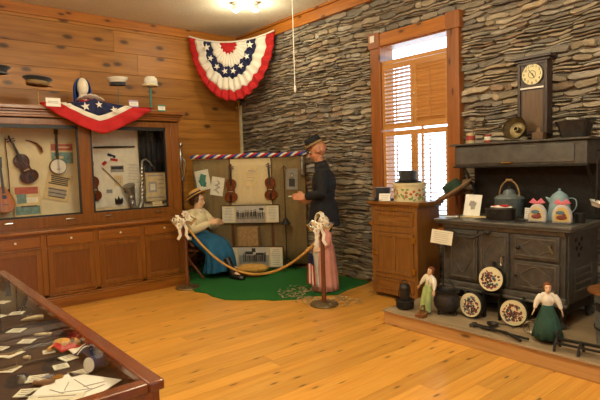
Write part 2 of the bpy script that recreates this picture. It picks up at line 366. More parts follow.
# ---------------- window
wn = bpy.data.objects.new('window_1', None); COL.objects.link(wn); wn.location = (0, 0, 0); struct(wn, 'tall pine framed window with louvered shutters')
x0, x1 = -4.36, -3.10; zi, zt = .82, 3.14
MB().bx(x0, x0+.16, 4.875, 4.975, zi, zt-.16).bx(x1-.15, x1, 4.875, 4.975, zi, zt-.16).build('side_casing', 'pine_casing', wn, bev=.005)
MB().bx(x0+.14, x1-.13, 4.875, 4.975, zt-.15, zt).build('head_casing', 'pine_trim', wn, bev=.005)
b = MB()
for xx in (x0-.02, x1-.16): b.bx(xx, xx+.18, 4.862, 4.975, zt-.17, zt+.02)
b.build('corner_block', 'pine_casing', wn, bev=.008)
MB().box((x0+.055, 4.858, zt-.05), (.07, .006, .08)).build('price_card', 'paper_white', wn)
xl, xr = x0+.16, x1-.15
MB().bx(xl-.02, xl, 4.9, 5.12, zi, zt-.15).bx(xr, xr+.02, 4.9, 5.12, zi, zt-.15).bx(xl, xr, 4.9, 5.12, zi-.02, zi+.02).bx(xl, xr, 4.9, 5.12, zt-.17, zt-.15).build('jamb', 'pine_casing', wn)
MB().bx(xl, xr, 4.91, 4.96, 2.755, 2.80).bx((xl+xr)/2-.012, (xl+xr)/2+.012, 5.06, 5.09, zi, 2.76).bx(xl, xr, 5.05, 5.1, 1.9, 1.95).build('sash_bar', 'shutter_wood', wn, bev=.003)
MB().bx(xl, xr, 5.07, 5.076, zi, zt-.16).build('window_pane', 'window_glass', wn)
b = MB(); b.bx(x0-.03, x1+.03, 4.82, 4.975, zi-.05, zi-.01); b.build('window_sill', 'pine_trim', wn, bev=.006)
def shutter(xa, xb, za, zb, ang, nsl):
    r = bpy.data.objects.new('shutter', None); 
    f = MB(); st = .042
    f.bx(xa, xa+st, 4.905, 4.93, za, zb).bx(xb-st, xb, 4.905, 4.93, za, zb).bx(xa+st, xb-st, 4.905, 4.93, zb-.06, zb).bx(xa+st, xb-st, 4.905, 4.93, za, za+.07)
    fo = f.build('shutter', 'shutter_wood', wn, bev=.003)
    s = MB(); hh = (zb-.06)-(za+.07)
    for i in range(nsl):
        zc = za+.07+hh*(i+.5)/nsl
        s.box(((xa+xb)/2, 4.9175, zc), (xb-xa-2*st, .046, .009), rot=(rad(ang), 0, 0))
    s.build('louvers', 'shutter_wood', fo)
    MB().bx((xa+xb)/2-.006, (xa+xb)/2+.006, 4.882, 4.892, za+.1, zb-.09).build('tilt_rod', 'shutter_wood', fo)
    MB().lathe([(.004, 0), (.004, .012), (.009, .02), (.001, .026)], 10, c=(xb-st/2 if xa < -3.8 else xa+st/2, 4.905, (za+zb)/2), ax='y').build('knob', 'enamel_white', fo)
xm = (xl+xr)/2
shutter(xl+.002, xm-.002, 1.965, 2.75, -20, 14); shutter(xm+.002, xr-.002, 1.965, 2.75, -52, 15)
shutter(xl+.002, xm-.002, zi+.03, 1.94, 8, 19); shutter(xm+.002, xr-.002, zi+.03, 1.94, 6, 19)

# ---------------- ceiling fixtures
for i, (fx, fy, lab) in enumerate(((-5.84, 3.88, 'left one of the two glowing ceiling spotlights near the corner'), (-5.68, 4.08, 'right one of the two glowing ceiling spotlights near the corner'))):
    t = thing('ceiling_spotlight', lab, 'ceiling light', (fx, fy, CEIL_Z))
    MB().lathe([(.05, -.001), (.055, -.02), (.05, -.03)], 16).build('canopy', 'lamp_white', t)
    MB().lathe([(.02, -.03), (.05, -.05), (.055, -.1), (.048, -.1), (.04, -.06)], 16, caps=False).build('lamp_shade', 'lamp_white', t)
    MB().ell((0, 0, -.085), (.045, .045, .04)).build('bulb', 'bulb', t)
    lamp('spotlight_glow', 'POINT', (fx, fy, CEIL_Z-.19), 9, WARM, .04)
for (fx, fy, p), lab in zip(fixtures, ('nearest the display corner', 'above the hearth side', 'over the table case end', 'over the viewer')):  # pendants added out of view, hung low so the ceiling is lit too
    t = thing('unseen_pendant', 'unseen white globe pendant lamp '+lab, 'ceiling light', (fx, fy, CEIL_Z))
    MB().lathe([(.07, -.001), (.07, -.02), (.01, -.04), (.008, -.46)], 16).build('hanging_rod', 'lamp_white', t)
    MB().ell((0, 0, -.55), .1, 16).build('globe', 'lamp_white', t)

# ============================================================ LEFT CABINETS
FX = -6.25
bc = thing('base_cabinet', 'long low cherry cabinet with drawers over panelled doors along the plank wall', 'cabinet', (0, 0, 0))
ye = 3.2; mods = [3.17-.58*i for i in range(7)]
b = MB(); b.bx(WX, FX-.02, mods[-1], ye, .13, .88); b.bx(WX, FX-.03, mods[-1], ye-.01, 0, .13); b.build('body', 'cherry', bc, bev=.004)
b = MB()
for m in mods: b.bx(FX-.021, FX, m-.03, m+.03, .14, .88)
b.bx(FX-.021, FX-.001, mods[-1], ye, .70, .725).bx(FX-.021, FX-.001, mods[-1], ye, .85, .88).bx(FX-.021, FX, mods[-1], ye, .14, .17); b.build('face_frame', 'cherry', bc, bev=.003)
MB().bx(WX+.3, FX+.03, mods[-1], ye+.015, 0, .11).bx(FX-.05, FX+.018, mods[-1], ye+.01, .11, .135).build('plinth', 'cherry_h', bc, bev=.006)
for i in range(6):
    ya, yb = mods[i+1]+.033, mods[i]-.033
    d = MB().bx(FX-.015, FX+.008, ya, yb, .728, .848).build('drawer', 'cherry_h', bc, bev=.004)
    MB().lathe([(.006, 0), (.006, .012), (.014, .02), (.012, .028), (.001, .031)], 12, c=(FX+.008, (ya+yb)/2, .80), ax='x').build('knob', 'enamel_white', d)
    f = MB(); s = .055
    f.bx(FX-.015, FX+.006, ya, ya+s, .175, .697).bx(FX-.015, FX+.006, yb-s, yb, .175, .697).bx(FX-.015, FX+.006, ya+s, yb-s, .175, .175+s).bx(FX-.015, FX+.006, ya+s, yb-s, .697-s, .697)
    d = f.build('door', 'cherry', bc, bev=.003)
    MB().bx(FX-.018, FX-.006, ya+s-.004, yb-s+.004, .226, .646).build('door_panel', 'cherry_panel', d)
tag(MB().bx(WX, FX+.035, mods[-1], ye+.02, .88, .915).build('worktop', 'cherry_h', bev=.008), 'polished cherry worktop running along the top of the low cabinet', 'worktop')

CX = -6.52; dc = thing('instrument_display_case', 'cherry wall case with large glass windows holding musical instruments', 'display case', (0, 0, 0))
y0c = -.28; y1c = 3.3; yw = [(.98, 1.955), (2.095, 3.10), (-.16, .84)]
b = MB()
b.bx(WX, CX-.02, y1c-.05, y1c, .915, 2.24).bx(WX, CX-.02, y0c, y0c+.03, .915, 2.24).bx(WX, CX, y0c, y1c, 2.20, 2.24).bx(WX, CX-.02, y0c, y1c, .915, 1.0).build('carcass', 'cherry', dc)
MB().bx(-6.93, -6.91, y0c+.03, y1c-.05, 1.0, 2.2).build('back_panel', 'cream', dc)
b = MB().bx(CX-.03, CX, y0c, y1c, .915, 1.045).bx(CX-.03, CX, y0c, y1c, 2.13, 2.24)
for a in ((y0c, -.16), (.84, .98), (1.955, 2.095), (3.10, y1c)): b.bx(CX-.03, CX, a[0], a[1], 1.045, 2.13)
b.bx(CX-.001, CX+.012, y1c-.13, y1c-.02, 1.0, 2.2).build('case_frame', 'cherry', dc, bev=.004)
for ya, yb in yw:
    f = MB(); s = .022
    f.bx(CX-.024, CX-.004, ya, ya+s, 1.045, 2.13).bx(CX-.024, CX-.004, yb-s, yb, 1.045, 2.13).bx(CX-.024, CX-.004, ya, yb, 1.045, 1.045+s).bx(CX-.024, CX-.004, ya, yb, 2.13-2*s, 2.13)
    d = f.build('glass_door', 'black', dc)
    MB().bx(CX-.016, CX-.012, ya+s, yb-s, 1.045+s, 2.13-2*s).build('pane', 'glass', d)
    for q in (.16, .84):
        yy = ya+(yb-ya)*q
        MB().tube([(CX, yy-.045, 1.0), (CX+.02, yy-.04, 1.0), (CX+.022, yy, 1.0), (CX+.02, yy+.04, 1.0), (CX, yy+.045, 1.0)], .007, 8).build('pull_handle', 'silver', dc)
b = MB(); b.bx(WX, CX+.03, y0c, y1c+.02, 2.24, 2.275).bx(WX, CX+.06, y0c, y1c+.04, 2.275, 2.30).bx(WX, CX+.10, y0c, y1c+.06, 2.30, 2.345).bx(WX, CX+.02, y0c, y1c+.02, 2.215, 2.245)
b.build('cornice', 'cherry_h', dc, bev=.006)
TOPZ = 2.345
# ============================================================ GENERIC BUILDERS
H90 = pi/2
def sheet(name, label, cat, w, h, paper, marks=(), loc=(0, 0, 0), rot=(0, 0, 0), mats=('ink',), th=.003, group=None, parent=None, frame=None, fw=.01):
    """upright sheet: x right, z up, printed face towards -y; centre at loc. marks: (x, z, w, h, mat, tilt)"""
    b = MB(); b.bx(-w/2, w/2, -th, 0, -h/2, h/2, 0)
    for ki, k in enumerate(marks):
        x, z, a, c = k[:4]; mi = k[4] if len(k) > 4 else 1; tl = k[5] if len(k) > 5 else 0
        b.box((x*w/2, -th-.0005-.00012*ki, z*h/2), (a*w/2, .001, c*h/2), mi, rot=(0, tl, 0))
    if frame:
        k = len(mats)+1
        for s in (-1, 1): b.bx(s*(w/2), s*(w/2+fw), -th-.006, .002, -h/2-fw, h/2+fw, k); b.bx(-w/2, w/2, -th-.006, .002, s*h/2, s*(h/2+fw), k)
    o = b.build(name, [paper]+list(mats)+([frame] if frame else []), parent, loc, rot, smooth=0)
    return tag(o, label, cat, group) if not parent else o
def lines(n, z0=.75, z1=-.75, w=1.5, m=1, hh=.06, jit=.25):
    return [(R.uniform(-.06, .06), z0+(z1-z0)*i/(n-1), w*(1-R.random()*jit), hh, m) for i in range(n)]
def lyings(name, label, cat, w, h, paper, marks, loc, rz, **k): return sheet(name, label, cat, w, h, paper, marks, loc, (-H90, 0, rz), **k)

VO = [(0, 0), (.012, .08), (.035, .16), (.09, .24), (.17, .28), (.25, .285), (.32, .265), (.365, .235), (.375, .225), (.39, .19), (.43, .165), (.5, .157), (.57, .165), (.61, .185), (.625, .21), (.65, .21), (.7, .228), (.78, .235), (.86, .22), (.93, .18), (.975, .11), (1, .05)]
def violin(label, loc, rot, L=.5, body='violin_wood', group=None, cat='violin', name='violin', bow=False):
    t = thing(name, label, cat, loc, rot, group); B = L*.60; th = B*.11
    poly = [(w*B, z*B) for z, w in VO]+[(-w*B, z*B) for z, w in VO[::-1]]
    MB().prism(poly, th, ax='y').build('body', body, t, bev=B*.02, smooth=50)
    y = -th-.002
    for s in (-1, 1): MB().tube([(s*.10*B, y, .58*B), (s*.085*B, y, .55*B), (s*.11*B, y, .45*B), (s*.14*B, y, .36*B), (s*.115*B, y, .34*B)], .005*B+.0005, 6).build('sound_hole', 'ebony', t)
    MB().tube([(0, -th*.8, .98*B), (0, -th*.7, 1.42*B)], [B*.04, B*.033], 8, sq=.7).build('neck', body, t)
    MB().box((0, -th-.014*B, 1.07*B), (B*.075, B*.03, B*.76)).build('fingerboard', 'ebony', t, bev=.001)
    MB().tube([(0, -th*.7, 1.42*B), (0, -th*.6, 1.55*B), (0, -th*.75, 1.62*B), (0, -th*1.2, 1.63*B), (0, -th*1.2, 1.58*B)], [B*.034, B*.03, B*.03, B*.03, B*.02], 8).build('scroll', body, t)
    for i, z in enumerate((1.44, 1.48, 1.52, 1.56)): s = -1 if i % 2 else 1; MB().cyl((0, -th*.6, z*B), (s*.12*B, -th*.6, z*B), B*.012, B*.022, 6).build('tuning_peg', 'ebony', t)
    MB().prism([(-.03*B, .02*B), (.03*B, .02*B), (.055*B, .3*B), (-.055*B, .3*B)], .02*B, ax='y', z0=th+.02*B).build('tailpiece', 'ebony', t)
    MB().prism([(-.09*B, .44*B), (.09*B, .44*B), (.08*B, .47*B), (-.08*B, .47*B)], .07*B, ax='y', z0=th).build('bridge', 'canvas', t)
    b = MB()
    for i in range(4): x = (i-1.5)*.02*B; b.tube([(x*1.4, -th-.03*B, .28*B), (x*1.6, -th-.075*B, .455*B), (x, -th-.034*B, 1.44*B)], .0008, 4)
    b.build('strings', 'silver', t)
    return t
def bow(label, loc, rot, L=.6):
    t = thing('violin_bow', label, 'violin bow', loc, rot)
    MB().tube([(0, 0, 0), (.006, 0, L*.4), (.002, 0, L*.8), (0, 0, L)], .005, 8).build('stick', 'ebony', t)
    MB().tube([(-.014, 0, .05), (-.012, 0, L-.01)], [(.001, .005)]*2, 6).build('hair', 'paper_old', t)
    MB().box((-.008, 0, .045), (.022, .012, .04)).build('frog', 'ebony', t, bev=.002)
    return t
def P(x0, y0, z0): return (x0, y0, z0)

# ============================================================ INSIDE THE WALL CASE (y, z on the back panel)
BX = -6.908
def wl(y, z, d=.0): return (BX+d, y, z)
bow('violin bow hanging upright beside the dark violin in the left case window', wl(1.24, 1.32, .03), (0, rad(-1), H90), .68)
violin('dark brown violin hung tilted on the cream back of the left case window', wl(1.49, 1.45, .02), (0, rad(-22), H90), .62, 'violin_dark')
# mandolin
t = thing('mandolin', 'orange teardrop mandolin standing at the left edge of the left case window', 'mandolin', (-6.80, 1.17, 1.105), (rad(-4), rad(-3), H90))
pr = [(0, 0), (.05, .008), (.09, .04), (.105, .09), (.10, .14), (.08, .2), (.05, .26), (.025, .31), (0, .33)]
MB().prism(pr+[(-x, z) for x, z in pr[::-1][1:-1]], .05, ax='y').build('body', 'mandolin_wood', t, bev=.008)
MB().lathe([(.026, -.0), (.026, .001)], 16, c=(0, -.051, .19), ax='y').build('sound_hole', 'ebony', t)
MB().box((0, -.052, .38), (.028, .016, .30)).build('neck', 'ebony', t, bev=.002)
MB().prism([(-.02, .53), (.02, .53), (.032, .66), (-.032, .66)], .014, ax='y', z0=.04).build('headstock', 'ebony', t)
MB().box((0, -.055, .1), (.07, .01, .008)).build('bridge', 'ebony', t)
# pistol-like brown piece: powder flask
MB().at(sc=1.35).tube([(-.07, 0, .045), (-.03, 0, .035), (.02, 0, .01), (.05, 0, -.03), (.06, 0, -.07)], [.008, .012, .02, .026, .02], 10, sq=.6).build('powder_horn', 'violin_wood', loc=wl(1.47+.07, 1.91, .03), rot=(0, 0, H90))
tag(bpy.data.objects['powder_horn'], 'small curved brown powder horn pinned above and right of the dark violin', 'powder horn')
# banjo
t = thing('banjo', 'old banjo with a pale round head hanging in the left case window', 'banjo', wl(1.79, 1.64, .03), (0, 0, H90)); t.scale = (.85, .85, .82)
MB().lathe([(.115, -.0), (.12, .015), (.12, .045), (.112, .052)], 28, ax='y', c=(0, 0, 0)).build('rim', 'tarnish', t)
MB().lathe([(.108, .052), (.108, .056)], 28, ax='y').build('drum_head', 'enamel_white', t)
MB().box((0, -.03, .30), (.034, .02, .40)).build('neck', 'ebony', t, bev=.003)
MB().box((0, -.03, .53), (.055, .016, .08)).build('headstock', 'ebony', t, bev=.004)
for s in (-1, 1):
    for z in (.51, .55): MB().cyl((s*.027, -.03, z), (s*.05, -.03, z), .006, n=6).build('tuning_peg', 'brass', t)
MB().box((0, -.062, -.04), (.05, .012, .008)).build('bridge', 'ebony', t)
b = MB()
for i in range(5): b.tube([((i-2)*.006, -.062, -.10), ((i-2)*.007, -.068, -.04), ((i-2)*.004, -.045, .50)], .0007, 4)
b.build('strings', 'silver', t)
sheet('wall_poster', 'faded red and teal poster pinned behind the banjo neck', 'poster', .27, .30, 'paper_old', [(0, .55, 1.9, .55, 1), (0, -.35, 1.9, .95, 2), (.1, .55, 1.2, .12, 3), (-.3, -.3, .8, .2, 3)], wl(1.86, 1.80, .006), (0, 0, H90), ('red_print', 'teal_print', 'paper_old'))
sheet('handbill', 'tilted black printed handbill below the banjo', 'poster', .30, .34, 'paper_old', lines(5, .75, .2, 1.6, 1, .1)+[(0, -.4, 1.4, .6, 2)]+lines(3, -.2, -.75, 1.5, 1, .07), wl(1.79, 1.38, .01), (0, rad(14), H90), ('ink', 'ink_light'))
sheet('sheet_music', 'sheet music cover with a red title band and green picture beside the mandolin', 'sheet music', .30, .38, 'paper_old', [(0, .72, 1.7, .45, 1), (0, .1, 1.6, .35, 3), (-.4, .2, .7, .6, 2), (0, -.55, 1.8, .55, 2), (.1, -.3, 1.2, .1, 4)], (-6.87, 1.42, 1.22), (rad(-6), 0, H90), ('red_print', 'teal_print', 'paper', 'ink'))
lyings('caption_card', 'green-grey card lying at the foot of the mandolin', 'card', .16, .10, 'teal_print', lines(3), (-6.68, 1.12, 1.004), H90)
# right window
sheet('backing_board', 'large cream backing board on the left of the right case window', 'board', .80, 1.05, 'paper', (), wl(2.45, 1.60, .006), (0, 0, H90), ())
b = MB().grid(24, 2, lambda u, v: (-6.86+.012*sin(u*34), 2.85+.40*u, 1.52+.66*v)); tag(b.build('hanging_cloth', 'uniform', solid=.006), 'black hanging cloth in the right part of the right case window', 'cloth')
tag(MB().tube([(0, 0, 0), (0, .2, .004), (0, .56, .01)], [.012, .014, .011], 10).build('flute', 'ebony', loc=wl(2.24, 1.88, .035)), 'long dark wooden flute hung level across the right case window', 'flute')
t = thing('ribbon_badge', 'red white and blue ribbon badge pinned under the flute', 'badge', wl(2.46, 1.73, .02), (0, 0, H90))
MB().box((.02, 0, .04), (.11, .006, .035), rot=(0, rad(20), 0)).build('blue_ribbon', 'navy', t)
MB().box((-.02, -.003, -.01), (.12, .006, .035), rot=(0, rad(-25), 0)).build('white_ribbon', 'white_cloth', t)
MB().box((.05, -.003, -.015), (.10, .006, .03), rot=(0, rad(10), 0)).box((-.08, -.003, -.06), (.06, .006, .04), rot=(0, rad(-40), 0)).build('red_ribbon', 'red', t)
sheet('photograph', 'small dark landscape photograph on the cream board', 'photograph', .18, .09, 'photo_grey', [(0, .3, 1.8, .9, 2), (.0, -.5, 1.8, .6, 1)], wl(2.55, 1.59, .012), (0, 0, H90), ('photo_grey', 'photo_dark'))
sheet('drawing', 'small faint pencil drawing pinned below the landscape photograph', 'drawing', .12, .14, 'paper_old', [(-.4, 0, .12, 1.2, 1), (0, .1, .12, 1.4, 1), (.4, 0, .12, 1.2, 1), (0, -.4, 1.2, .15, 1)], wl(2.56, 1.43, .012), (0, 0, H90), ('ink_light',))
sheet('typed_page', 'typed text page on the right half of the cream board', 'page', .20, .30, 'paper', lines(13, .85, -.85, 1.6, 1, .04), wl(2.77, 1.52, .012), (0, 0, H90), ('ink_light',))
violin('reddish violin at the left edge of the right case window', wl(2.22, 1.17, .03), (0, rad(-3), H90), .56)
bow('violin bow slanting across the cream board of the right case window', wl(2.68, 1.24, .03), (0, rad(-42), H90), .50)
tag(MB().prism([(-.05, -.03), (-.04, -.06), (.04, -.06), (.06, -.02), (.05, .03), (.02, .0), (.0, .05), (-.02, 0), (-.05, .03)], .02, ax='y').build('chin_rest', 'ebony', loc=wl(2.54, 1.17, .03), rot=(0, 0, H90), bev=.004), 'small black violin chin rest below the slanting bow', 'chin rest')
sheet('caption_card', 'tiny caption card pinned left of the slanting bow tip', 'card', .08, .05, 'photo_grey', lines(2, .4, -.4), wl(2.43, 1.29, .01), (0, 0, H90))
# saxophone
t = thing('saxophone', 'tarnished silver saxophone standing in the right case window', 'saxophone', (-6.78, 2.80, 1.0), (0, 0, H90))
pts = [(.20, 0, .62), (.17, 0, .67), (.11, 0, .715), (.06, 0, .69), (.05, 0, .60), (.04, 0, .35), (.03, 0, .12), (-.0, 0, .045), (-.05, 0, .03), (-.10, 0, .06), (-.115, 0, .16), (-.125, -.01, .26), (-.155, -.03, .35)]
MB().tube(pts, [.009, .01, .011, .014, .018, .026, .035, .042, .045, .046, .05, .055, .075], 14).build('body', 'pewter', t)
MB().lathe([(.075, 0), (.086, .006), (.086, .01), (.07, .004)], 18, caps=False).build('bell_rim', 'silver', t, loc=(-.156, -.031, .352), rot=(rad(14), rad(-18), 0))
MB().tube([(.20, 0, .62), (.235, 0, .575)], [.009, .012], 8).build('mouthpiece', 'ebony', t)
for i in range(9): MB().lathe([(.018, 0), (.02, .008), (.012, .012)], 10, c=(.045-.002*i, -.03, .58-.05*i), ax='y').build('key', 'silver', t)
for i in range(3): MB().lathe([(.024, 0), (.026, .008), (.012, .012)], 10, c=(-.12-.01*i, -.055, .12+.08*i), ax='y').build('key', 'silver', t)
MB().tube([(.075, -.03, .62), (.07, -.035, .4), (.06, -.04, .15)], .004, 6).build('key_rod', 'silver', t)
sheet('framed_certificate', 'old certificate with an oval seal leaning at the right end of the case', 'certificate', .30, .40, 'paper_old', [(-.3, 0, .8, .75, 1), (-.3, 0, .5, .45, 2), (.5, .5, .6, .08, 1), (.5, .2, .6, .08, 1), (.5, -.1, .6, .08, 1), (0, -.75, 1.6, .1, 1), (0, .8, 1.5, .1, 1)], (-6.85, 3.07, 1.32), (0, 0, H90), ('ink_light', 'paper'), frame='tarnish')
sheet('caption_card', 'cream folded card at the bottom right of the right case window', 'card', .14, .12, 'paper_old', lines(4), (-6.66, 3.0, 1.065), (rad(-15), 0, H90))
lyings('caption_card', 'flat cream card on the case floor below the chin rest', 'card', .18, .10, 'paper', lines(3), (-6.62, 2.50, 1.004), H90)

# ============================================================ ON TOP OF THE WALL CASE
def hat_stand(z0, z1, m, name, label, loc, r=.004, base=.06):
    t = thing(name, label, 'hat stand', loc)
    MB().lathe([(base, 0), (base, .006), (.012, .012), (r, .02)], 18).build('base', m, t); MB().cyl((0, 0, .01), (0, 0, z1-z0), r).build('rod', m, t)
    MB().ell((0, 0, z1-z0-.006), (.02, .02, .012)).build('top_pad', m, t); return t
def cap(name, label, loc, rot, crown, band, peak, sc=1., flare=1.15, h=.09):
    t = thing(name, label, 'hat', loc, rot)
    MB().at(sc=sc).lathe([(.0, h), (.08*flare, h), (.115*flare, h-.008), (.12*flare, h-.02), (.105, h*.45), (.1, .035)], 24, caps=False, sy=1.1).build('crown', crown, t, smooth=60)
    MB().at(sc=sc).lathe([(.1, .045), (.104, .04), (.104, .0), (.098, .0), (.094, .045)], 24, caps=False, sy=1.1).build('band', band, t)
    if peak: MB().at(sc=sc).grid(14, 4, lambda u, v: ((.10+.075*v*sin(pi*u))*sin(pi*u), -(.10*1.1+.03*v)*cos(pi*u), .008-.03*v*sin(pi*u))).build('peak', peak, t, solid=.004)
    return t
TX = -6.62
hat_stand(TOPZ, 2.62, 'brass', 'hat_stand', 'thin metal stand under the khaki peaked cap', (TX, 1.56, TOPZ)); cap('peaked_cap', 'khaki and black peaked officer cap on a thin stand', (TX, 1.56, 2.60), (rad(-4), 0, rad(20)), 'felt_black', 'khaki', 'leather', 1.1)
hat_stand(TOPZ, 2.70, 'teal_tape', 'hat_stand', 'thin metal stand under the white topped sailor cap', (TX, 2.52, TOPZ)); cap('sailor_cap', 'white topped dark banded sailor cap on a thin stand', (TX, 2.52, 2.67), (rad(5), 0, rad(40)), 'enamel_white', 'felt_black', None, 1.0, 1.1, .11)
hat_stand(TOPZ, 2.68, 'teal_tape', 'hat_stand', 'teal wrapped stand under the white bonnet', (TX, 2.96, TOPZ), .016)
t = thing('bonnet', 'small white gathered bonnet on a teal stand', 'bonnet', (TX, 2.97, 2.69))
MB().lathe([(.07, 0), (.085, .02), (.09, .06), (.085, .1), (.05, .135), (0.001, .14)], 30, wob=.05, nw=10).build('gathered_crown', 'white_cloth', t, smooth=80); MB().lathe([(.072, -.005), (.10, .0), (.105, .02), (.085, .03)], 40, caps=False, wob=.06, nw=14, c=(.02, -.02, 0)).build('frill', 'blouse', t, solid=.003, smooth=80)
hat_stand(TOPZ, 2.72, 'brass', 'hat_stand', 'thin stand under the black cap at the left edge', (TX, 1.14, TOPZ)); cap('dark_cap', 'black cap on a stand at the far left edge of the photo', (TX, 1.14, 2.70), (0, 0, 0), 'felt_black', 'felt_black', 'felt_black', 1.)
t = thing('mannequin_head', 'white mannequin head wearing a blue hood on top of the wall case', 'mannequin head', (TX, 2.07, TOPZ))
MB().lathe([(.09, 0), (.085, .02), (.05, .06), (.045, .16)], 20).ell((.01, 0, .27), (.085, .068, .115), 20, k=14).ell((.085, 0, .26), (.018, .014, .028)).tube([(0, 0, .15), (0, 0, .22)], .05, 12).build('head_form', 'plaster', t, remesh=.008)
MB().grid(26, 12, lambda u, v: (.02-.115*sin(pi*v)*.9*sin(pi*u)**.5-.0, (.10+.02*sin(pi*v))*-cos(pi*u)*(1), .08+.34*v-.05*cos(pi*u)**2*(1 if v > .6 else .3))).build('hood_back', 'blue_cloth', t, solid=.006)
def hood(u, v):
    a = -pi*.62+pi*1.24*u; rr = .105+.012*sin(9*a)*(1-v); z = .07+.31*v; k = (1-max(0, v-.55)**2*4.2)**.5 if v > .55 else 1
    return (-.005-rr*cos(a)*k*1.0, rr*sin(a)*k*.95, z)
MB().grid(30, 14, hood).build('hood', 'blue_cloth', t, solid=.006)
bpy.data.objects.remove(bpy.data.objects['hood_back'])
MB().tube([(.05, -.06, .10), (.09, 0, .075), (.05, .06, .10)], [.015, .022, .015], 8).ell((.10, .02, .06), (.02, .03, .022)).build('neck_scarf', 'red', t)

# star swag over the cornice
def swag():
    t = thing('bunting_swag', 'red white and blue starred bunting draped over the middle of the wall case top', 'bunting', (CX+.115, 2.20, 2.375))
    bands = [(0, .52, 2), (.52, .66, 1), (.66, 1.0, 0)]
    def pt(th, r, off=0):
        a = pi*th
        hw = .70; x = -hw*cos(a)*r-.06*(1-r); z = -.35*r**1.1*(1-abs(cos(a))**1.35)+.085*(1-r)*(1 if r < 1 else 0)*sin(a)**.5
        rip = .014*r*sin(th*46)+.012*r*sin(th*17+1)
        return (x, -(.0+.035*sin(a)*r+rip)-off, z)
    names = ['red_band', 'white_band', 'star_field']; ms = ['red', 'white_cloth', 'navy']
    for r0, r1, k in bands:
        o = MB().grid(70, 5, lambda u, v, r0=r0, r1=r1: pt(u, r0+(r1-r0)*v)).build(names[k], ms[k], t, solid=.003, smooth=80)
    for (sx, sz, s) in ((-.19, -.03, .055), (.15, -.055, .05), (-.03, .0, .045)):
        MB().at((sx, -.055, sz), (0, rad(R.uniform(-20, 20)), 0)).prism(star(5, s), .003, ax='y').build('star', 'white_cloth', t)
    # cloth lying back over the cornice top
    MB().grid(30, 4, lambda u, v: (-.66+1.32*u, .10*v, .012*sin(u*40)+.02*sin(pi*u)-.022+.012*v)).build('folded_back', 'red', t, solid=.003)
    MB().grid(14, 4, lambda u, v: (-.26+.32*u, .10*v-.0, .07+.06*sin(pi*u)*(1-.3*v)-.03*v+.006*sin(u*30))).build('folded_white', 'white_cloth', t, solid=.004)
    t.rotation_euler = (0, 0, H90)
    return t
swag()
for lab, y, z, w_, h_, pm, r_ in (('white caption card on the cornice left of the bunting', 1.66, 2.375, .16, .10, 'paper_white', 0), ('lilac edged caption card under the sailor cap', 2.62, 2.41, .12, .09, 'lilac', 0), ('teal edged caption card under the white bonnet', 3.01, 2.375, .10, .09, 'teal_tape', 0)):
    sheet('caption_card', lab, 'card', w_, h_, pm, [(0, -.05, 1.9 if r_ else 1.95, 1.05, 1)]+[(0, q, 1.4, .08, 2) for q in (.2, 0, -.25)], (CX+(.135 if y < 2.9 else .11), y, z+.005), (rad(-8), 0, H90), ('paper_white', 'ink_light'))

# ============================================================ CORNER BUNTING FAN
A = Vector((-7.30, 3.97, 3.63)); B_ = Vector((-6.30, 4.86, 3.63)); mid = (A+B_)/2; ln = (B_-A).length
t = thing('bunting_fan', 'large pleated red white and blue half round bunting with stars hung across the room corner', 'bunting', mid, (0, 0, math.atan2(B_.y-A.y, B_.x-A.x)))
def fan(th, r, off=0):
    a = pi*th; hw = ln/2*1.02
    sag = -.13*(1-(abs(cos(a))*r)**2)
    zig = sin(th*pi*34)
    x = -hw*cos(a)*r-.06*(1-r); z = -.90*sin(a)*r+sag+.012*zig*r*sin(a)
    return (x, -.02-.05*sin(a)*r-.022*r*zig-off, z)
def wig(r): return lambda u: r+(0 if r in (0, 1) else .018*sin(u*pi*16))
rr = [0, .19, .42, .61, .83, 1.0]
for k, (nm, mm) in enumerate((('red_center', 'red'), ('inner_white_band', 'white_cloth'), ('star_field', 'navy'), ('outer_white_band', 'white_cloth'), ('red_border', 'red'))):
    MB().grid(204, 4, lambda u, v, k=k: fan(u, wig(rr[k])(u)*(1-v)+wig(rr[k+1])(u)*v)).build(nm, mm, t, solid=.003, smooth=80)
for i in range(8):
    th = .075+.85*i/7; p = fan(th, .515)
    MB().at((p[0], -.115, p[2]), (0, pi*th-pi/2, 0)).prism(star(5, .062 if i in (0, 7) else .052), .003, ax='y').build('star', 'white_cloth', t)
MB().tube([(-ln/2*1.02+ln*1.02*i/16, -.03, -.13*(1-(2*i/16-1)**2)+.005) for i in range(17)], .012, 8).build('heading_tape', 'white_cloth', t)
# brass hook lamp in the corner
t = thing('wall_hook', 'small brass hook hanging in the corner just under the bunting fan', 'hook', (WX+.05, 4.83, 2.60), (0, 0, rad(45)))
MB().tube([(0, .08, .02), (.0, .0, .03), (0, -.06, .02), (0, -.07, -.02)], .012, 8).ell((0, -.07, -.035), (.018, .018, .025)).build('hook_arm', 'brass', t); MB().box((0, .075, .06), (.05, .02, .12)).build('back_plate', 'brass', t, bev=.004)
MB().tube([(0, -.02, .03), (.0, -.02, .09), (0, .02, .13)], .004, 6).build('wire_loop', 'silver', t)
# pull cord
t = thing('pull_cord', 'thin white pull cord hanging from the ceiling in front of the stone wall', 'cord', (-3.0, 2.5, 2.13))
MB().cyl((0, 0, .02), (0, 0, CEIL_Z-2.13), .0035, n=6).build('cord', 'white_cloth', t); MB().lathe([(.004, .03), (.009, .01), (.009, -.01), (.002, -.02)], 10).build('toggle', 'enamel_white', t)

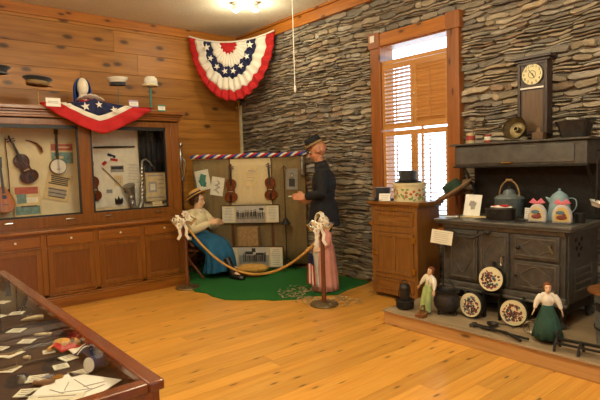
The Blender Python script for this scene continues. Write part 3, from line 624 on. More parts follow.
# ============================================================ FOLDING SCREEN AND CORNER DISPLAY
SA = Vector((-7.0, 3.75, 0)); SR = math.atan2(4.85-3.75, -5.75+7.0); su = Vector((cos(SR), sin(SR), 0)); sn = Vector((sin(SR), -cos(SR), 0))
def brd(u, z, off=0.): p = SA+su*u+sn*off; return (p.x, p.y, z+.012)
t = thing('folding_screen', 'three panel cloth covered screen standing across the room corner', 'screen', brd(0, 0), (0, 0, SR))
for i, (a, c, m_) in enumerate(((0, .585, 'burlap'), (.585, 1.225, 'canvas'), (1.225, 1.74, 'burlap'))):
    b = MB(); b.bx(a, a+.03, -.0, .03, 0, 1.68).bx(c-.03, c, 0, .03, 0, 1.68).bx(a, c, 0, .03, 1.65, 1.68).bx(a, c, 0, .03, .1, .14); f = b.build('panel_frame', 'chair_wood', t, bev=.003)
    lo = .93 if i == 1 else .08
    MB().grid(26, 6, lambda u, v, a=a, c=c, lo=lo: (a+.008+(c-a-.016)*u, -.008-.004*sin(u*60*(c-a)+v), lo+(1.67-lo)*v)).build('cloth_panel', m_, f, solid=.006)
    if i == 1: MB().grid(20, 4, lambda u, v: (a+.03+(c-a-.06)*u, .008+.004*sin(u*40), .12+.85*v)).build('lower_cloth', 'burlap', f, solid=.004)
# garland
b = MB()
for k in range(3): b.tube([(.0+1.78*i/120, .0+.018*sin(i*.55+k*2.094)-.01, 1.718+.018*cos(i*.55+k*2.094)+.006*sin(i*.12)) for i in range(121)], .017, 6, m=k)
o = b.build('garland', ['red', 'white_cloth', 'blue_cloth'], loc=brd(-.02, 0, .0), rot=(0, 0, SR), smooth=80); tag(o, 'twisted red white and blue cloth garland along the top of the screen', 'garland')
violin('red brown violin hanging between the burlap and cream panels of the screen', brd(.60, 1.03, .03), (0, rad(2), SR), .58)
violin('red brown violin hanging right of the yellow document, near the standing figure', brd(1.22, 1.05, .03), (0, rad(-3), SR), .56)
sheet('botanical_print', 'white print with a teal figure tilted on the left burlap panel', 'picture', .22, .30, 'paper', [(.0, .3, .7, .6, 1, .5), (-.1, -.2, .9, .7, 1, -.3), (.1, -.5, .5, .4, 1), (.3, .1, .3, .8, 1, .3)], brd(.16, 1.37, .022), (0, rad(-9), SR), ('ink_teal',))
sheet('line_drawing', 'white sheet with a grey line drawing right of the teal print', 'picture', .20, .28, 'paper', [(.1, .5, .6, .1, 1, .6), (.0, .2, .9, .12, 1, -.5), (.1, 0, .8, .12, 1, .4), (-.1, -.3, 1., .12, 1, -.6), (.1, -.55, .7, .12, 1, .7), (0, 0, .12, 1.2, 1, .2)], brd(.385, 1.27, .024), (0, rad(10), SR), ('ink_light',))
sheet('yellow_document', 'yellowed document pinned on the cream panel', 'document', .19, .29, 'paper_old', [(0, .6, 1.2, .12, 1), (0, .3, .8, .06, 1), (0, -.1, 1.3, .06, 1), (0, -.4, 1.3, .06, 1), (0, .45, 1.6, .03, 1)], brd(.92, 1.40, .022), (0, rad(6), SR), ('ink_light',))
sheet('portrait_photograph', 'grey framed portrait photograph on the right burlap panel', 'photograph', .16, .30, 'photo_grey', [(0, .35, .5, .4, 1), (0, -.35, 1.1, .8, 1), (0, .35, .3, .25, 2)], brd(1.535, 1.35, .022), (0, rad(2), SR), ('photo_dark', 'paper_old'), frame='ink_light', fw=.006)
def strip(label, u0, u1, z0, z1, off, x1, x2, kind, glare=False):
    w_, h_ = u1-u0, z1-z0; t = thing('picture_strip', label, 'picture', brd((u0+u1)/2, (z0+z1)/2, off), (0, 0, SR))
    b = MB()
    for s in (-1, 1): b.bx(s*(w_/2-.012), s*w_/2, -.02, 0, -h_/2, h_/2).bx(-w_/2, w_/2, -.02, 0, s*(h_/2-.01), s*h_/2)
    b.build('frame', 'black', t, bev=.002)
    MB().bx(-w_/2+.01, w_/2-.01, -.009, -.002, -h_/2+.008, h_/2-.008).build('mount', 'paper_old', t)
    a = x1-(u0+u1)/2; c = x2-(u0+u1)/2; mm = [(-.0, .6, 2, .8, 2)]; n = 26
    if kind == 0:
        x = -.93
        while x < .93:
            h_p = R.uniform(.5, .72); wd = R.uniform(.05, .09); mm += [(x, -.62+h_p/1, wd, h_p*.9, 1), (x, -.62+h_p*1.5+.10, wd*.6, .14, 1), (x+wd*.4, -.62+h_p*.35, wd*.5, .3, 1)]; x += R.uniform(.07, .17)
        mm += [(0, -.78, 2, .35, 3), (.75, .6, .3, .25, 1)]
    else:
        x = -.7
        while x < .8:
            h_p = R.uniform(.5, .9); mm += [(x, -.45+h_p*.5, .05, h_p, 1), (x+.02, -.4+h_p, .03, .15, 1)]; x += R.uniform(.05, .11)
        mm += [(-.3, .45, .5, .3, 1), (.4, .35, .5, .22, 1), (0, .72, .25, .4, 1), (0, -.8, 2, .35, 3)]
    sheet('photo_print', '', '', c-a, h_-.03, 'photo_grey', mm, ((a+c)/2, -.010, 0), (0, 0, 0), ('photo_dark', 'photo_sky', 'ink_light'), parent=t)
    for q0, q1 in ((-w_/2, a), (c, w_/2)):
        sheet('text_panel', '', '', max(q1-q0-.045, .03), h_-.05, 'paper', lines(9, .8, -.8, 1.5, 1, .05), ((q0+q1)/2, -.010, 0), (0, 0, 0), ('ink_light',), parent=t)
    MB().bx(-w_/2+.01, w_/2-.01, -.018, -.0165, -h_/2+.008, h_/2-.008).build('glazing', 'glass', t)
    return t
strip('upper long framed panorama photograph of a row of people, beside the seated woman', .44, 1.34, .70, .98, .05, .67, 1.12, 0)
strip('lower long framed photograph of soldiers at a building, standing on the green carpet',   .50, 1.41, .06, .38, .22, .74, 1.19, 1)
t = thing('draped_stool', 'low stool draped with brown cloth between the two long framed photographs', 'stool', brd(.875, 0, .13), (0, 0, SR))
b = MB()
for i in (-1, 1):
    for j in (-1, 1): b.bx(i*.12-.012, i*.12+.012, j*.06-.012, j*.06+.012, 0, .63)
b.bx(-.14, .14, -.08, .08, .61, .64).build('stool_frame', 'chair_wood', t)
def drape(u, v):
    a = 2*pi*u; k = max(abs(cos(a))/.155, abs(sin(a))/.09); r = 1/k
    return ((r+.012*v*sin(12*a)*v)*cos(a)*(1+.05*v), r*sin(a)*(1+.05*v)+.008*v*sin(9*a), .655-.40*v)
MB().grid(64, 8, drape).bx(-.15, .15, -.085, .085, .642, .656).build('cloth_cover', 'brown_cloth', t, smooth=60)
# iron stand
t = thing('iron_floor_stand', 'tall thin black iron stand with a small tray in front of the right burlap panel', 'stand', brd(1.44, 0, .14), (0, 0, SR))
MB().cyl((0, 0, .1), (0, 0, 1.55), .008).build('rod', 'iron_dark', t)
MB().lathe([(.02, .78), (.06, .72), (.075, .70), (.075, .69), (.01, .69)], 16).build('tray', 'iron_dark', t)
for k in range(3): a = k*2.094+.4; MB().tube([(0, 0, .2), (.08*cos(a), .08*sin(a), .12), (.13*cos(a), .13*sin(a), .008)], .007, 6).build('leg', 'iron_dark', t)
MB().tube([(-.04, 0, 1.5), (0, 0, 1.55), (.04, 0, 1.5)], .006, 6).build('top_hook', 'iron_dark', t)
# tassel
t = thing('cord_tassel', 'grey cord tassel hanging from the right end of the garland', 'tassel', brd(1.70, 1.66, .06), (0, 0, SR))
MB().lathe([(.004, .03), (.02, .0), (.028, -.03), (.02, -.05), (.03, -.08), (.038, -.24), (.03, -.27)], 14, wob=.08, nw=7).build('tassel_skirt', 'pewter', t, smooth=80); MB().tube([(0, 0, .02), (0, .03, .05)], .005, 6).build('cord', 'pewter', t)
# ornamental staff with silver bugle
t = thing('silver_bugle', 'silver bugle with a round knob standing upright right of the instrument case', 'bugle', (WX+.12, 3.66, 1.38), (rad(-4), 0, 0))
MB().ell((0, 0, .56), .045, 14).build('round_knob', 'silver', t)
MB().tube([(0, 0, .50), (0, 0, .42), (.0, .015, .3), (0, .03, .18), (0, .05, 0)], [.02, .045, .038, .02, .016], 12).build('tube_body', 'silver', t)
MB().tube([(.0, .03, .38), (.03, .07, .30), (.03, .09, .15), (.0, .07, .0)], .009, 8).build('side_tube', 'silver', t)
MB().cyl((0, .05, .01), (0, .12, -1.37), .013).build('staff', 'chair_wood', t)
MB().box((-.06, .03, .3), (.13, .03, .03)).build('wall_bracket', 'brass', t)

# grass carpet
gp = [(-6.24, 3.24), (-6.05, 3.10), (-5.73, 3.02), (-5.55, 3.08), (-5.35, 3.05), (-5.11, 3.08), (-4.95, 3.2), (-4.80, 3.38), (-4.66, 3.45), (-4.50, 3.66), (-4.46, 3.9), (-4.30, 4.15), (-4.38, 4.4), (-4.42, 4.7), (-4.46, 4.9), (-7.3, 4.9), (-7.36, 3.35)]
tag(MB().prism(gp, .012).build('grass_carpet', 'grass', bev=.003, smooth=0), 'green artificial grass carpet covering the corner floor', 'carpet')
b = MB()
for i in range(260):
    a = R.uniform(2.6, 6.9); q = .18+.36*R.random()**1.2; x = -4.42+q*cos(a)*1.15; y = 3.97+q*sin(a)*.8
    if x > -4.5 and y > 4.5: continue
    b.at((x, y, .016+R.random()*.012), (R.uniform(-.4, .4), R.uniform(-.4, .4), R.random()*6)).prism([(-.02, 0), (-.008, .009), (.012, .008), (.024, 0), (.01, -.009), (-.01, -.008)], .002)
tag(b.build('dried_leaves', 'leaf_dry', smooth=0), 'pale dried leaves scattered on the carpet round the pink dressed girl', 'leaves', kind='stuff')
# bowl
t = thing('wooden_bowl', 'oval wooden bowl holding a tan cloth on the carpet under the rope', 'bowl', (-5.88, 4.02, .013), (0, 0, rad(45)))
MB().lathe([(.10, 0), (.15, .015), (.20, .06), (.215, .10), (.205, .10), (.185, .06), (.13, .025), (.01, .02)], 28, sy=.55).build('bowl_shell', 'bowl_wood', t)
MB().lathe([(.205, .085), (.225, .11), (.215, .14), (.15, .17), (.001, .175)], 36, sy=.6, wob=.04, nw=9).build('folded_cloth', 'rope', t, smooth=80)

# stanchions, bows and rope
def stanchion(label, loc, h):
    t = thing('stanchion', label, 'stanchion', loc, group=None)
    MB().lathe([(.155, 0), (.16, .008), (.155, .022), (.05, .032), (.03, .04)], 32).build('round_base', 'tarnish', t)
    MB().lathe([(.026, .035), (.024, h*.5), (.024, h-.03), (.03, h-.025), (.026, h)], 16).build('post', 'chair_wood', t)
    return t
stanchion('wooden rope stanchion beside the base cabinet end, in front of the seated woman', (-6.0, 3.06, 0), .86)
stanchion('wooden rope stanchion in front of the pink dressed girl', (-4.10, 3.74, 0), .88)
def flower_bow(label, loc, rz, sc=1):
    t = thing('flower_bow', label, 'bow', loc, rz)
    pos = [(0, -.05, .0), (.06, -.04, .03), (-.06, -.03, .03), (.03, -.05, .08), (-.04, -.04, -.05), (.05, -.04, -.05)]
    for (x, y, z) in pos[:5]:
        b = MB().at((x*sc, y*sc, z*sc), (R.uniform(-.4, .4), 0, R.uniform(-.5, .5)), sc)
        for k in range(6): a = k*pi/3; b.ell((.022*cos(a), -.008, .022*sin(a)), (.018, .008, .014), 8, rot=(0, -a, 0), k=6)
        b.ell((0, -.014, 0), .011, 8, 1, k=6).build('blossom', ['white_cloth', 'yellow_print'], t)
    for s in (-1, 1):
        MB().at(sc=sc).tube([(0, -.035, 0), (s*.08, -.035, .05), (s*.13, -.035, .02), (s*.09, -.035, -.03), (0, -.035, 0)], [(.004, .02)]*5, 8).build('ribbon_loop', 'silver', t)
        MB().at(sc=sc).tube([(0, -.035, 0), (s*.04, -.045, -.09), (s*.03, -.045, -.15), (s*.06, -.04, -.20)], [(.016, .003)]*4, 6).build('ribbon_tail', 'white_cloth', t)
    return t
flower_bow('white flower and silver ribbon bow on the stanchion by the base cabinet', (-6.0, 3.045, .89), rad(52), 1.2)
flower_bow('white flower and ribbon bow on the stanchion in front of the pink girl', (-4.11, 3.72, .89), rad(46), 1.05)
p0, p1 = Vector((-5.97, 3.07, .82)), Vector((-4.13, 3.74, .76))
pts = []
for i in range(33):
    s = i/32; q = p0.lerp(p1, s); q.z -= .52*4*s*(1-s)*1.0; pts.append(q)
o = MB().tube(pts, .014, 8).build('rope', 'rope'); tag(o, 'tan barrier rope sagging between the two stanchions', 'rope')
# ============================================================ PEOPLE
def V(*a): return Vector(a)
def lerp(a, b, t): return tuple(x+(y-x)*t for x, y in zip(a, b))
def hand(b, wr, d, side, s, curl=.5, m=None):
    """wr wrist, d pointing direction, side: thumb side direction"""
    wr = Vector(wr); d = Vector(d).normalized(); th = Vector(side); th = (th-d*th.dot(d)).normalized(); n = d.cross(th).normalized()
    b.tube([wr-d*.02*s, wr+d*.02*s, wr+d*.055*s, wr+d*.09*s], [(.024*s, .018*s), (.032*s, .016*s), (.040*s, .015*s), (.038*s, .012*s)], 10) if False else None
    for k in range(5):
        off = th*(.034-.017*k)*s
        b.tube([wr-d*.02*s+off*.5, wr+d*.045*s+off*.9, wr+d*.09*s+off], [.014*s, .015*s, .0115*s], 8)
    for k, L in enumerate((.068, .078, .072, .056)):
        o = wr+d*.085*s+th*(.033-.022*k)*s; p = [o]; a = 0; q = o
        for j, seg in enumerate((.45, .32, .25)):
            a += curl*(.5 if j == 0 else .7); q = q+(d*cos(a)+n*sin(a))*L*seg*s*1.1; p.append(q)
        b.tube(p, [.0100*s, .0095*s, .0085*s, .0070*s], 8)
    o = wr+d*.02*s+th*.026*s
    b.tube([o, o+(d*.5+th*.75)*.035*s, o+(d*.9+th*.6+n*.3)*.06*s, o+(d*1.1+th*.35+n*.5)*.078*s], [.013*s, .012*s, .010*s, .008*s], 8)
def head(b, c, s, yaw=0, pitch=0):
    """head centre c (mid skull), looks to +x locally, turned by yaw/pitch"""
    M0 = b.M.copy(); b.M = M0 @ Matrix.Translation(c) @ Euler((0, pitch, yaw)).to_matrix().to_4x4() @ Matrix.Scale(s, 4)
    b.ell((-.01, 0, .025), (.098, .076, .098), 18, k=12).ell((.022, 0, -.045), (.066, .055, .072), 16, k=10)
    b.ell((.05, 0, -.098), (.028, .026, .02)).ell((.075, 0, .045), (.02, .045, .018)).ell((.05, .038, -.03), (.028, .022, .025)).ell((.05, -.038, -.03), (.028, .022, .025))
    b.tube([(.086, 0, .025), (.103, 0, -.01), (.112, 0, -.026), (.092, 0, -.036)], [.008, .010, .013, .01], 8)
    b.ell((.082, 0, -.058), (.013, .022, .007)).ell((.080, 0, -.070), (.013, .018, .007))
    for q in (-1, 1): b.ell((-.005, q*.078, -.005), (.020, .008, .030), rot=(0, 0, q*.3))
    b.M = M0
def face_parts(t, c, s, yaw=0, pitch=0, brow='hair_brown', M0=None):
    for q in (-1, 1):
        MM = Matrix.Translation(c) @ Euler((0, pitch, yaw)).to_matrix().to_4x4() @ Matrix.Scale(s, 4)
        b = MB(); b.M = MM; b.ell((.080, q*.031, .012), (.010, .014, .009), 10, 0).ell((.0885, q*.031, .012), (.004, .0065, .0065), 8, 1); b.build('eye', ['enamel_white', 'photo_dark'], t)
        b = MB(); b.M = MM; b.tube([(.090, q*.014, .034), (.090, q*.032, .039), (.078, q*.050, .034)], .0035, 6).build('eyebrow', brow, t)
    b = MB(); b.M = Matrix.Translation(c) @ Euler((0, pitch, yaw)).to_matrix().to_4x4() @ Matrix.Scale(s, 4)
    b.tube([(.086, -.022, -.064), (.0945, 0, -.062), (.086, .022, -.064)], [.003, .006, .003], 8).build('lips', 'skin_red', t)
def body(b, J, s):
    t = lambda pts, r, n=12, sq=1: b.tube(pts, [(x*s, x*s*sq) if not isinstance(x, tuple) else (x[0]*s, x[1]*s) for x in r], n)
    hp, ch, nk, hd = J['hip'], J['chest'], J['neck'], J['head']
    w_ = lerp(hp, ch, .45)
    b.ell(hp, (.12*s, .16*s, .11*s), 16); b.ell(w_, (.095*s, .13*s, .16*s), 16); b.ell(ch, (.11*s, .16*s, .17*s), 16)
    t([J['shR'], lerp(J['shR'], J['shL'], .5), J['shL']], [.055, .075, .055])
    t([lerp(ch, nk, .5), nk, hd], [.065, .052, .05])
    for q in 'RL':
        sh, el, wr = J['sh'+q], J['el'+q], J['wr'+q]
        t([sh, lerp(sh, el, .5), el, lerp(el, wr, .35), wr], [.052, .045, .036, .036, .024])
        h, k, a, to = J['hp'+q], J['kn'+q], J['an'+q], J['to'+q]
        t([h, lerp(h, k, .5), k, lerp(k, a, .3), lerp(k, a, .7), a], [.085, .072, .052, .054, .04, .034])
        t([a, lerp(a, to, .5), to], [.036, .04, .026])
def resh(b, name, m, t, s): return b.build(name, m, t, remesh=s)

# ---- seated woman
t = thing('person', 'seated figure in straw boater, cream blouse and blue skirt on a wooden chair', 'person', (-6.6, 3.55, .0), (0, 0, rad(25)))
J = dict(hip=(0, 0, .52), chest=(.02, 0, .78), neck=(.03, 0, .975), head=(.045, 0, 1.095), shR=(.01, -.16, .905), shL=(.01, .16, .905), elR=(.13, -.235, .69), elL=(.16, .2, .70), wrR=(.33, -.12, .80), wrL=(.36, .03, .78),
         hpR=(.0, -.09, .50), hpL=(0, .09, .50), knR=(.38, -.07, .495), knL=(.38, .07, .48), anR=(.66, -.10, .10), anL=(.55, .02, .16), toR=(.82, -.11, .035), toL=(.70, .04, .085))
HY, HP = rad(8), rad(4)
b = MB(); body(b, J, .88); head(b, J['head'], .95, HY, HP); hand(b, J['wrR'], (.9, .25, .2), (0, .3, 1), .85, .35); hand(b, J['wrL'], (.9, -.2, .15), (0, -.2, 1), .85, .5)
resh(b, 'body', 'skin_pale', t, .0065)
face_parts(t, J['head'], .95, HY, HP)
b = MB(); s = .9
b.ell((.0, 0, .64), (.125, .165, .13), 18).ell((.02, 0, .78), (.14, .185, .17), 18).tube([J['shR'], (.01, 0, .91), J['shL']], [.075, .085, .075], 12).tube([(.02, 0, .91), (.028, 0, .98)], [.075, .055], 14)
for q in 'RL': b.tube([J['sh'+q], lerp(J['sh'+q], J['el'+q], .5), J['el'+q], lerp(J['el'+q], J['wr'+q], .5), lerp(J['el'+q], J['wr'+q], .95)], [.072, .078, .066, .06, .036], 12)
b.tube([(.0, 0, .60), (.0, 0, .54)], [(.16, .20), (.175, .21)], 18)
o = resh(b, 'blouse', 'blouse', t, .011)
MB().tube([(.02, -.05, .965), (.09, 0, .95), (.02, .05, .965)], [.02, .028, .02], 10).box((.115, 0, .84), (.012, .05, .16), rot=(0, rad(-10), 0)).build('collar', 'white_cloth', t, smooth=80)
# skirt
rs = []; n = 48
def ring(c, rx, ry, pit, am, ph=0): 
    out = []
    for j in range(n):
        a = 2*pi*j/n; k = 1+am*sin(a*9+ph)+am*.6*sin(a*5+2); p = Vector((rx*cos(a)*k, ry*sin(a)*k, 0)); p = Matrix.Rotation(pit, 3, 'Y') @ p; out.append(p+Vector(c))
    return out
for c, rx, ry, pit, am in (((0, 0, .66), .12, .15, 0, 0), ((.03, 0, .59), .15, .185, -.35, .01), ((.11, 0, .53), .13, .205, -.9, .02), ((.22, 0, .49), .14, .215, -1.1, .03), ((.33, 0, .44), .165, .225, -.85, .04), ((.37, 0, .35), .18, .23, -.5, .06), ((.39, 0, .26), .19, .235, -.3, .08), ((.39, 0, .17), .20, .24, -.2, .10), ((.385, 0, .09), .205, .245, -.12, .12)):
    rs.append(ring(c, rx, ry, pit, am))
MB().rings(rs, caps=False).build('skirt', 'skirt_blue', t, solid=.008, sub=1, smooth=80)
MB().tube([(.0, -.15, .655), (.12, 0, .655), (0, .15, .655), (-.12, 0, .655)], .018, 8, loop=True, sq=.6).build('belt', 'uniform', t, sub=1)
for q, (a, to) in enumerate(((J['anR'], J['toR']), (J['anL'], J['toL']))):
    up = (a[0]-.10, a[1]+.005, a[2]+.20)
    MB().tube([up, lerp(up, a, .6), a], [.058, .056, .055], 12).tube([(a[0]-.05, a[1], a[2]-.05), (a[0]+.05, a[1], a[2]-.045), (to[0]-.02, to[1], to[2]), (to[0]+.03, to[1], to[2]-.005)], [(.046, .04), (.054, .05), (.052, .042), (.034, .028)], 12).ell((a[0], a[1], a[2]-.02), .058).build('boot', 'boot', t, remesh=.008)
MM = Matrix.Translation(J['head']) @ Euler((0, HP, HY)).to_matrix().to_4x4()
b = MB(); b.M = MM; b.ell((-.03, 0, .035), (.10, .088, .095), 16, k=10).ell((-.085, 0, -.03), (.045, .05, .05)).ell((.0, .065, .02), (.05, .025, .05)).ell((.0, -.065, .02), (.05, .025, .05)).build('hair', 'hair_brown', t, remesh=.008)
h = thing('straw_boater', 'yellow straw boater hat with a blue band tilted on the seated figure', 'hat', (0, 0, 0)); 
h.matrix_world = t.matrix_basis @ MM @ Matrix.Translation((-.03, 0, .075)) @ Euler((0, rad(-34), 0)).to_matrix().to_4x4()
MB().lathe([(.001, .075), (.078, .073), (.084, .06), (.088, .0), (.155, -.004), (.157, -.012), (.08, -.01)], 32, caps=False, sx=1.1).build('hat_body', 'straw', h, solid=.004, smooth=60)
MB().lathe([(.089, .004), (.0885, .034)], 32, caps=False, sx=1.1).build('hat_band', 'navy', h, solid=.004); MB().box((-.10, -.03, .02), (.03, .03, .035)).box((-.16, -.05, -.002), (.10, .035, .004)).build('band_bow', 'navy', h, bev=.004)
# folding chair
t = thing('folding_chair', 'wooden folding chair with crossed legs under the seated figure', 'chair', (-6.64, 3.53, 0), (0, 0, rad(25)))
for s in (-1, 1):
    MB().tube([(-.22, s*.2, .02), (-.16, s*.2, .13), (.16, s*.2, .38)], .016, 8).build('leg', 'chair_wood', t)
    MB().tube([(.30, s*.225, .02), (.0, s*.225, .34), (-.20, s*.225, .62), (-.25, s*.225, .80)], .016, 8).build('leg', 'chair_wood', t)
MB().bx(-.2, .18, -.2, .2, .385, .405).build('seat', 'chair_wood', t, bev=.004)
MB().box((-.235, 0, .72), (.02, .46, .09), rot=(0, rad(-15), 0)).build('backrest', 'chair_wood', t, bev=.004); MB().cyl((-.21, -.2, .02), (-.21, .2, .02), .01).build('stretcher', 'chair_wood', t)

# ---- soldier mannequin
t = thing('person', 'standing figure in dark uniform and cap looking down to the left beside the screen', 'person', (-4.735, 4.36, 0), (0, 0, rad(226))); t.scale = (1.03, 1.03, 1.03)
J = dict(hip=(0, 0, .95), chest=(-.01, 0, 1.28), neck=(.03, 0, 1.53), head=(.06, 0, 1.685), shR=(0, -.185, 1.45), shL=(0, .185, 1.45), elR=(-.03, -.25, 1.17), elL=(.02, .25, 1.17), wrR=(.16, -.18, 1.08), wrL=(.22, .16, 1.13),
         hpR=(0, -.09, .92), hpL=(0, .09, .92), knR=(.01, -.10, .50), knL=(.02, .10, .50), anR=(-.03, -.11, .09), anL=(-.02, .11, .09), toR=(.13, -.13, .035), toL=(.14, .13, .035))
HY, HP = 0, rad(20)
b = MB(); body(b, J, 1.0); head(b, J['head'], 1.1, HY, HP); hand(b, J['wrR'], (.9, .1, -.3), (0, .5, 1), 1, .6); hand(b, J['wrL'], (1, -.1, .05), (0, -.2, 1), 1.05, .45)
resh(b, 'body', 'skin_red', t, .007)
face_parts(t, J['head'], 1.1, HY, HP)
b = MB()
b.ell((0, 0, 1.0), (.16, .20, .18), 18).ell((0, 0, 1.14), (.145, .185, .16), 18).ell(J['chest'], (.155, .215, .2), 18).tube([J['shR'], (0, 0, 1.47), J['shL']], [.08, .09, .08], 12)
b.tube([(.015, 0, 1.46), (.03, 0, 1.555)], [.09, .068], 16).tube([(0, 0, 1.05), (0, 0, .9), (0, 0, .76)], [(.165, .2), (.185, .22), (.20, .235)], 20)
for q in 'RL': b.tube([J['sh'+q], lerp(J['sh'+q], J['el'+q], .5), J['el'+q], lerp(J['el'+q], J['wr'+q], .5), lerp(J['el'+q], J['wr'+q], .93)], [.078, .07, .062, .055, .045], 12)
resh(b, 'uniform_coat', 'uniform', t, .011)
b = MB()
for q in 'RL': b.tube([J['hp'+q], J['kn'+q], J['an'+q]], [.11, .085, .068], 14)
resh(b, 'trousers', 'uniform', t, .012)
for q in 'RL':
    a, to = J['an'+q], J['to'+q]; MB().ell((a[0], a[1], a[2]), (.05, .05, .06)).tube([(a[0]-.04, a[1], .04), lerp(a, to, .5)[:2]+(.048,), to, (to[0]+.03, to[1], .026)], [(.04, .036), (.05, .045), (.048, .034), (.03, .024)], 12).build('boot', 'boot', t, remesh=.009)
for i in range(6): MB().ell((.155-.012*abs(i-2.5), 0, 1.02+.075*i), .011, 8).build('button', 'brass', t)
MM = Matrix.Translation(J['head']) @ Euler((0, HP, HY)).to_matrix().to_4x4()
h = thing('kepi_cap', 'dark military cap with a gold band and peak on the standing figure', 'hat', (0, 0, 0)); h.matrix_world = t.matrix_basis @ MM @ Matrix.Translation((.005, 0, .075)) @ Euler((0, rad(6), 0)).to_matrix().to_4x4() @ Matrix.Scale(.93, 4)
MB().lathe([(.108, 0), (.106, .05), (.092, .115), (.084, .12), (.001, .118)], 28, sx=1.08, sy=.9).build('crown', 'uniform', h, smooth=50)
MB().lathe([(.111, .0), (.110, .034)], 28, caps=False, sx=1.08, sy=.9).build('band', 'khaki', h, solid=.004)
MB().grid(14, 4, lambda u, v: ((.11+.07*v*sin(pi*u))*sin(pi*u)**.7, -(.095+.008*v)*cos(pi*u), .004-.035*v*sin(pi*u))).build('peak', 'boot', h, solid=.004)
MB().box((.112, 0, .045), (.01, .045, .022)).build('badge', 'brass', h)
tag(MB().box((0, 0, 0), (.09, .15, .004)).build('paper_note', 'paper', loc=(-5.02, 4.10, 1.165), rot=(0, rad(8), rad(30))), 'small white paper lying on the hand of the standing figure', 'paper')

# ---- girl mannequin
t = thing('person', 'small standing figure in pink dress, white apron and flowered bonnet behind the stanchion', 'person', (-4.55, 4.18, .012), (0, 0, rad(-105))); t.scale = (.95, .95, .95)
s = .56
J = {k: tuple(x*s for x in v) for k, v in dict(hip=(0, 0, .95), chest=(0, 0, 1.25), neck=(.01, 0, 1.42), head=(.03, 0, 1.565), shR=(0, -.16, 1.36), shL=(0, .16, 1.36), elR=(.05, -.26, 1.12), elL=(.03, .24, 1.10), wrR=(.20, -.25, .98), wrL=(.18, .15, .98),
         hpR=(0, -.09, .92), hpL=(0, .09, .92), knR=(.01, -.10, .50), knL=(.02, .10, .50), anR=(-.03, -.11, .09), anL=(-.02, .11, .09), toR=(.13, -.13, .035), toL=(.14, .13, .035)).items()}
b = MB(); body(b, J, s); head(b, J['head'], s*1.25, 0, 0); hand(b, J['wrR'], (.8, 0, -.5), (0, .5, 1), s*1.1, .9); hand(b, J['wrL'], (.9, -.4, 0), (0, -.2, 1), s*1.1, .5)
resh(b, 'body', 'skin_pale', t, .005); face_parts(t, J['head'], s*1.25)
for q in 'RL': a, to = J['an'+q], J['to'+q]; MB().ell(a, .028).tube([(a[0]-.02, a[1], .022), lerp(a, to, .5)[:2]+(.026,), (to[0]+.01, to[1], .018)], [.02, .026, .018], 10).build('shoe', 'boot', t)
rs = []
for z, r in ((.70, .085), (.62, .10), (.56, .12), (.42, .14), (.25, .155), (.10, .168), (.015, .172)): rs.append([(r*cos(2*pi*j/60)*(1+.05*(1-z)*sin(2*pi*j/60*13)), r*sin(2*pi*j/60)*(1+.05*(1-z)*sin(2*pi*j/60*13)), z) for j in range(60)])
MB().rings(rs, caps=False).build('dress', 'pink', t, solid=.005, smooth=80)
b = MB().ell((0, 0, .70), (.085, .10, .11), 16)
b.tube([J['shR'], (0, 0, .765), J['shL']], [.042, .05, .042], 12)
for q in 'RL': b.tube([J['sh'+q], lerp(J['sh'+q], J['el'+q], .45), J['el'+q], lerp(J['el'+q], J['wr'+q], .9)], [.055, .058, .036, .026], 12)
resh(b, 'bodice', 'pink', t, .007)
def ap(u, v):
    z = .68-.60*v; r = .10+.072*min(1, v*1.35)+.012; a = (-.95+1.9*u)*(.75+.2*v)-.25
    return (r*cos(a)*(1+.02*sin(u*40)), r*sin(a)*(1+.02*sin(u*40)), z)
MB().grid(30, 12, ap).build('apron', 'white_cloth', t, solid=.004, smooth=80)
MB().box((.092, -.02, .73), (.012, .10, .12), rot=(0, rad(-6), 0)).tube([(0, -.05, .80), (.05, 0, .795), (0, .05, .80)], .018, 8).build('apron_bib', 'white_cloth', t, bev=.004)
for q in (-1, 1): MB().tube([(-.05, q*.02, .8), (-.075+.11, q*.05, .79), (.10, q*.04, .70), (.12, q*.05, .56)], [(.012, .004)]*4, 6).build('ribbon', 'white_cloth', t)
h = thing('flowered_bonnet', 'cream bonnet trimmed with white flowers on the pink dressed figure', 'bonnet', (0, 0, 0)); h.matrix_world = t.matrix_basis @ Matrix.Translation(J['head'])
def bon(u, v):
    a = -pi*.72+pi*1.44*u; r = (.085+.02*v); x = -.085+.13*v; k = (max(0, 1-(1-v)**3))**.5
    return (x, r*sin(a)*k*1.0, .01+r*cos(a)*k*1.08)
MB().grid(30, 10, bon).build('bonnet_shell', 'blouse', h, solid=.004, smooth=80)
MB().tube([(.045+.004*(i % 2), (.112+.006*(i % 2))*sin(-pi*.72+pi*1.44*i/40), .01+(.118+.006*(i % 2))*cos(-pi*.72+pi*1.44*i/40)) for i in range(41)], .012, 6).build('frill', 'white_cloth', h, smooth=80)
for k, (a, mm) in enumerate(((-.9, 'white_cloth'), (-.45, 'silver'), (0, 'yellow_print'), (.45, 'white_cloth'), (.9, 'silver'), (-1.3, 'white_cloth'))): MB().ell((.02, .115*sin(a), .012+.12*cos(a)), (.02, .024, .022), 10).ell((.03, .115*sin(a), .02+.125*cos(a)), .012, 8).build('flower', mm, h)
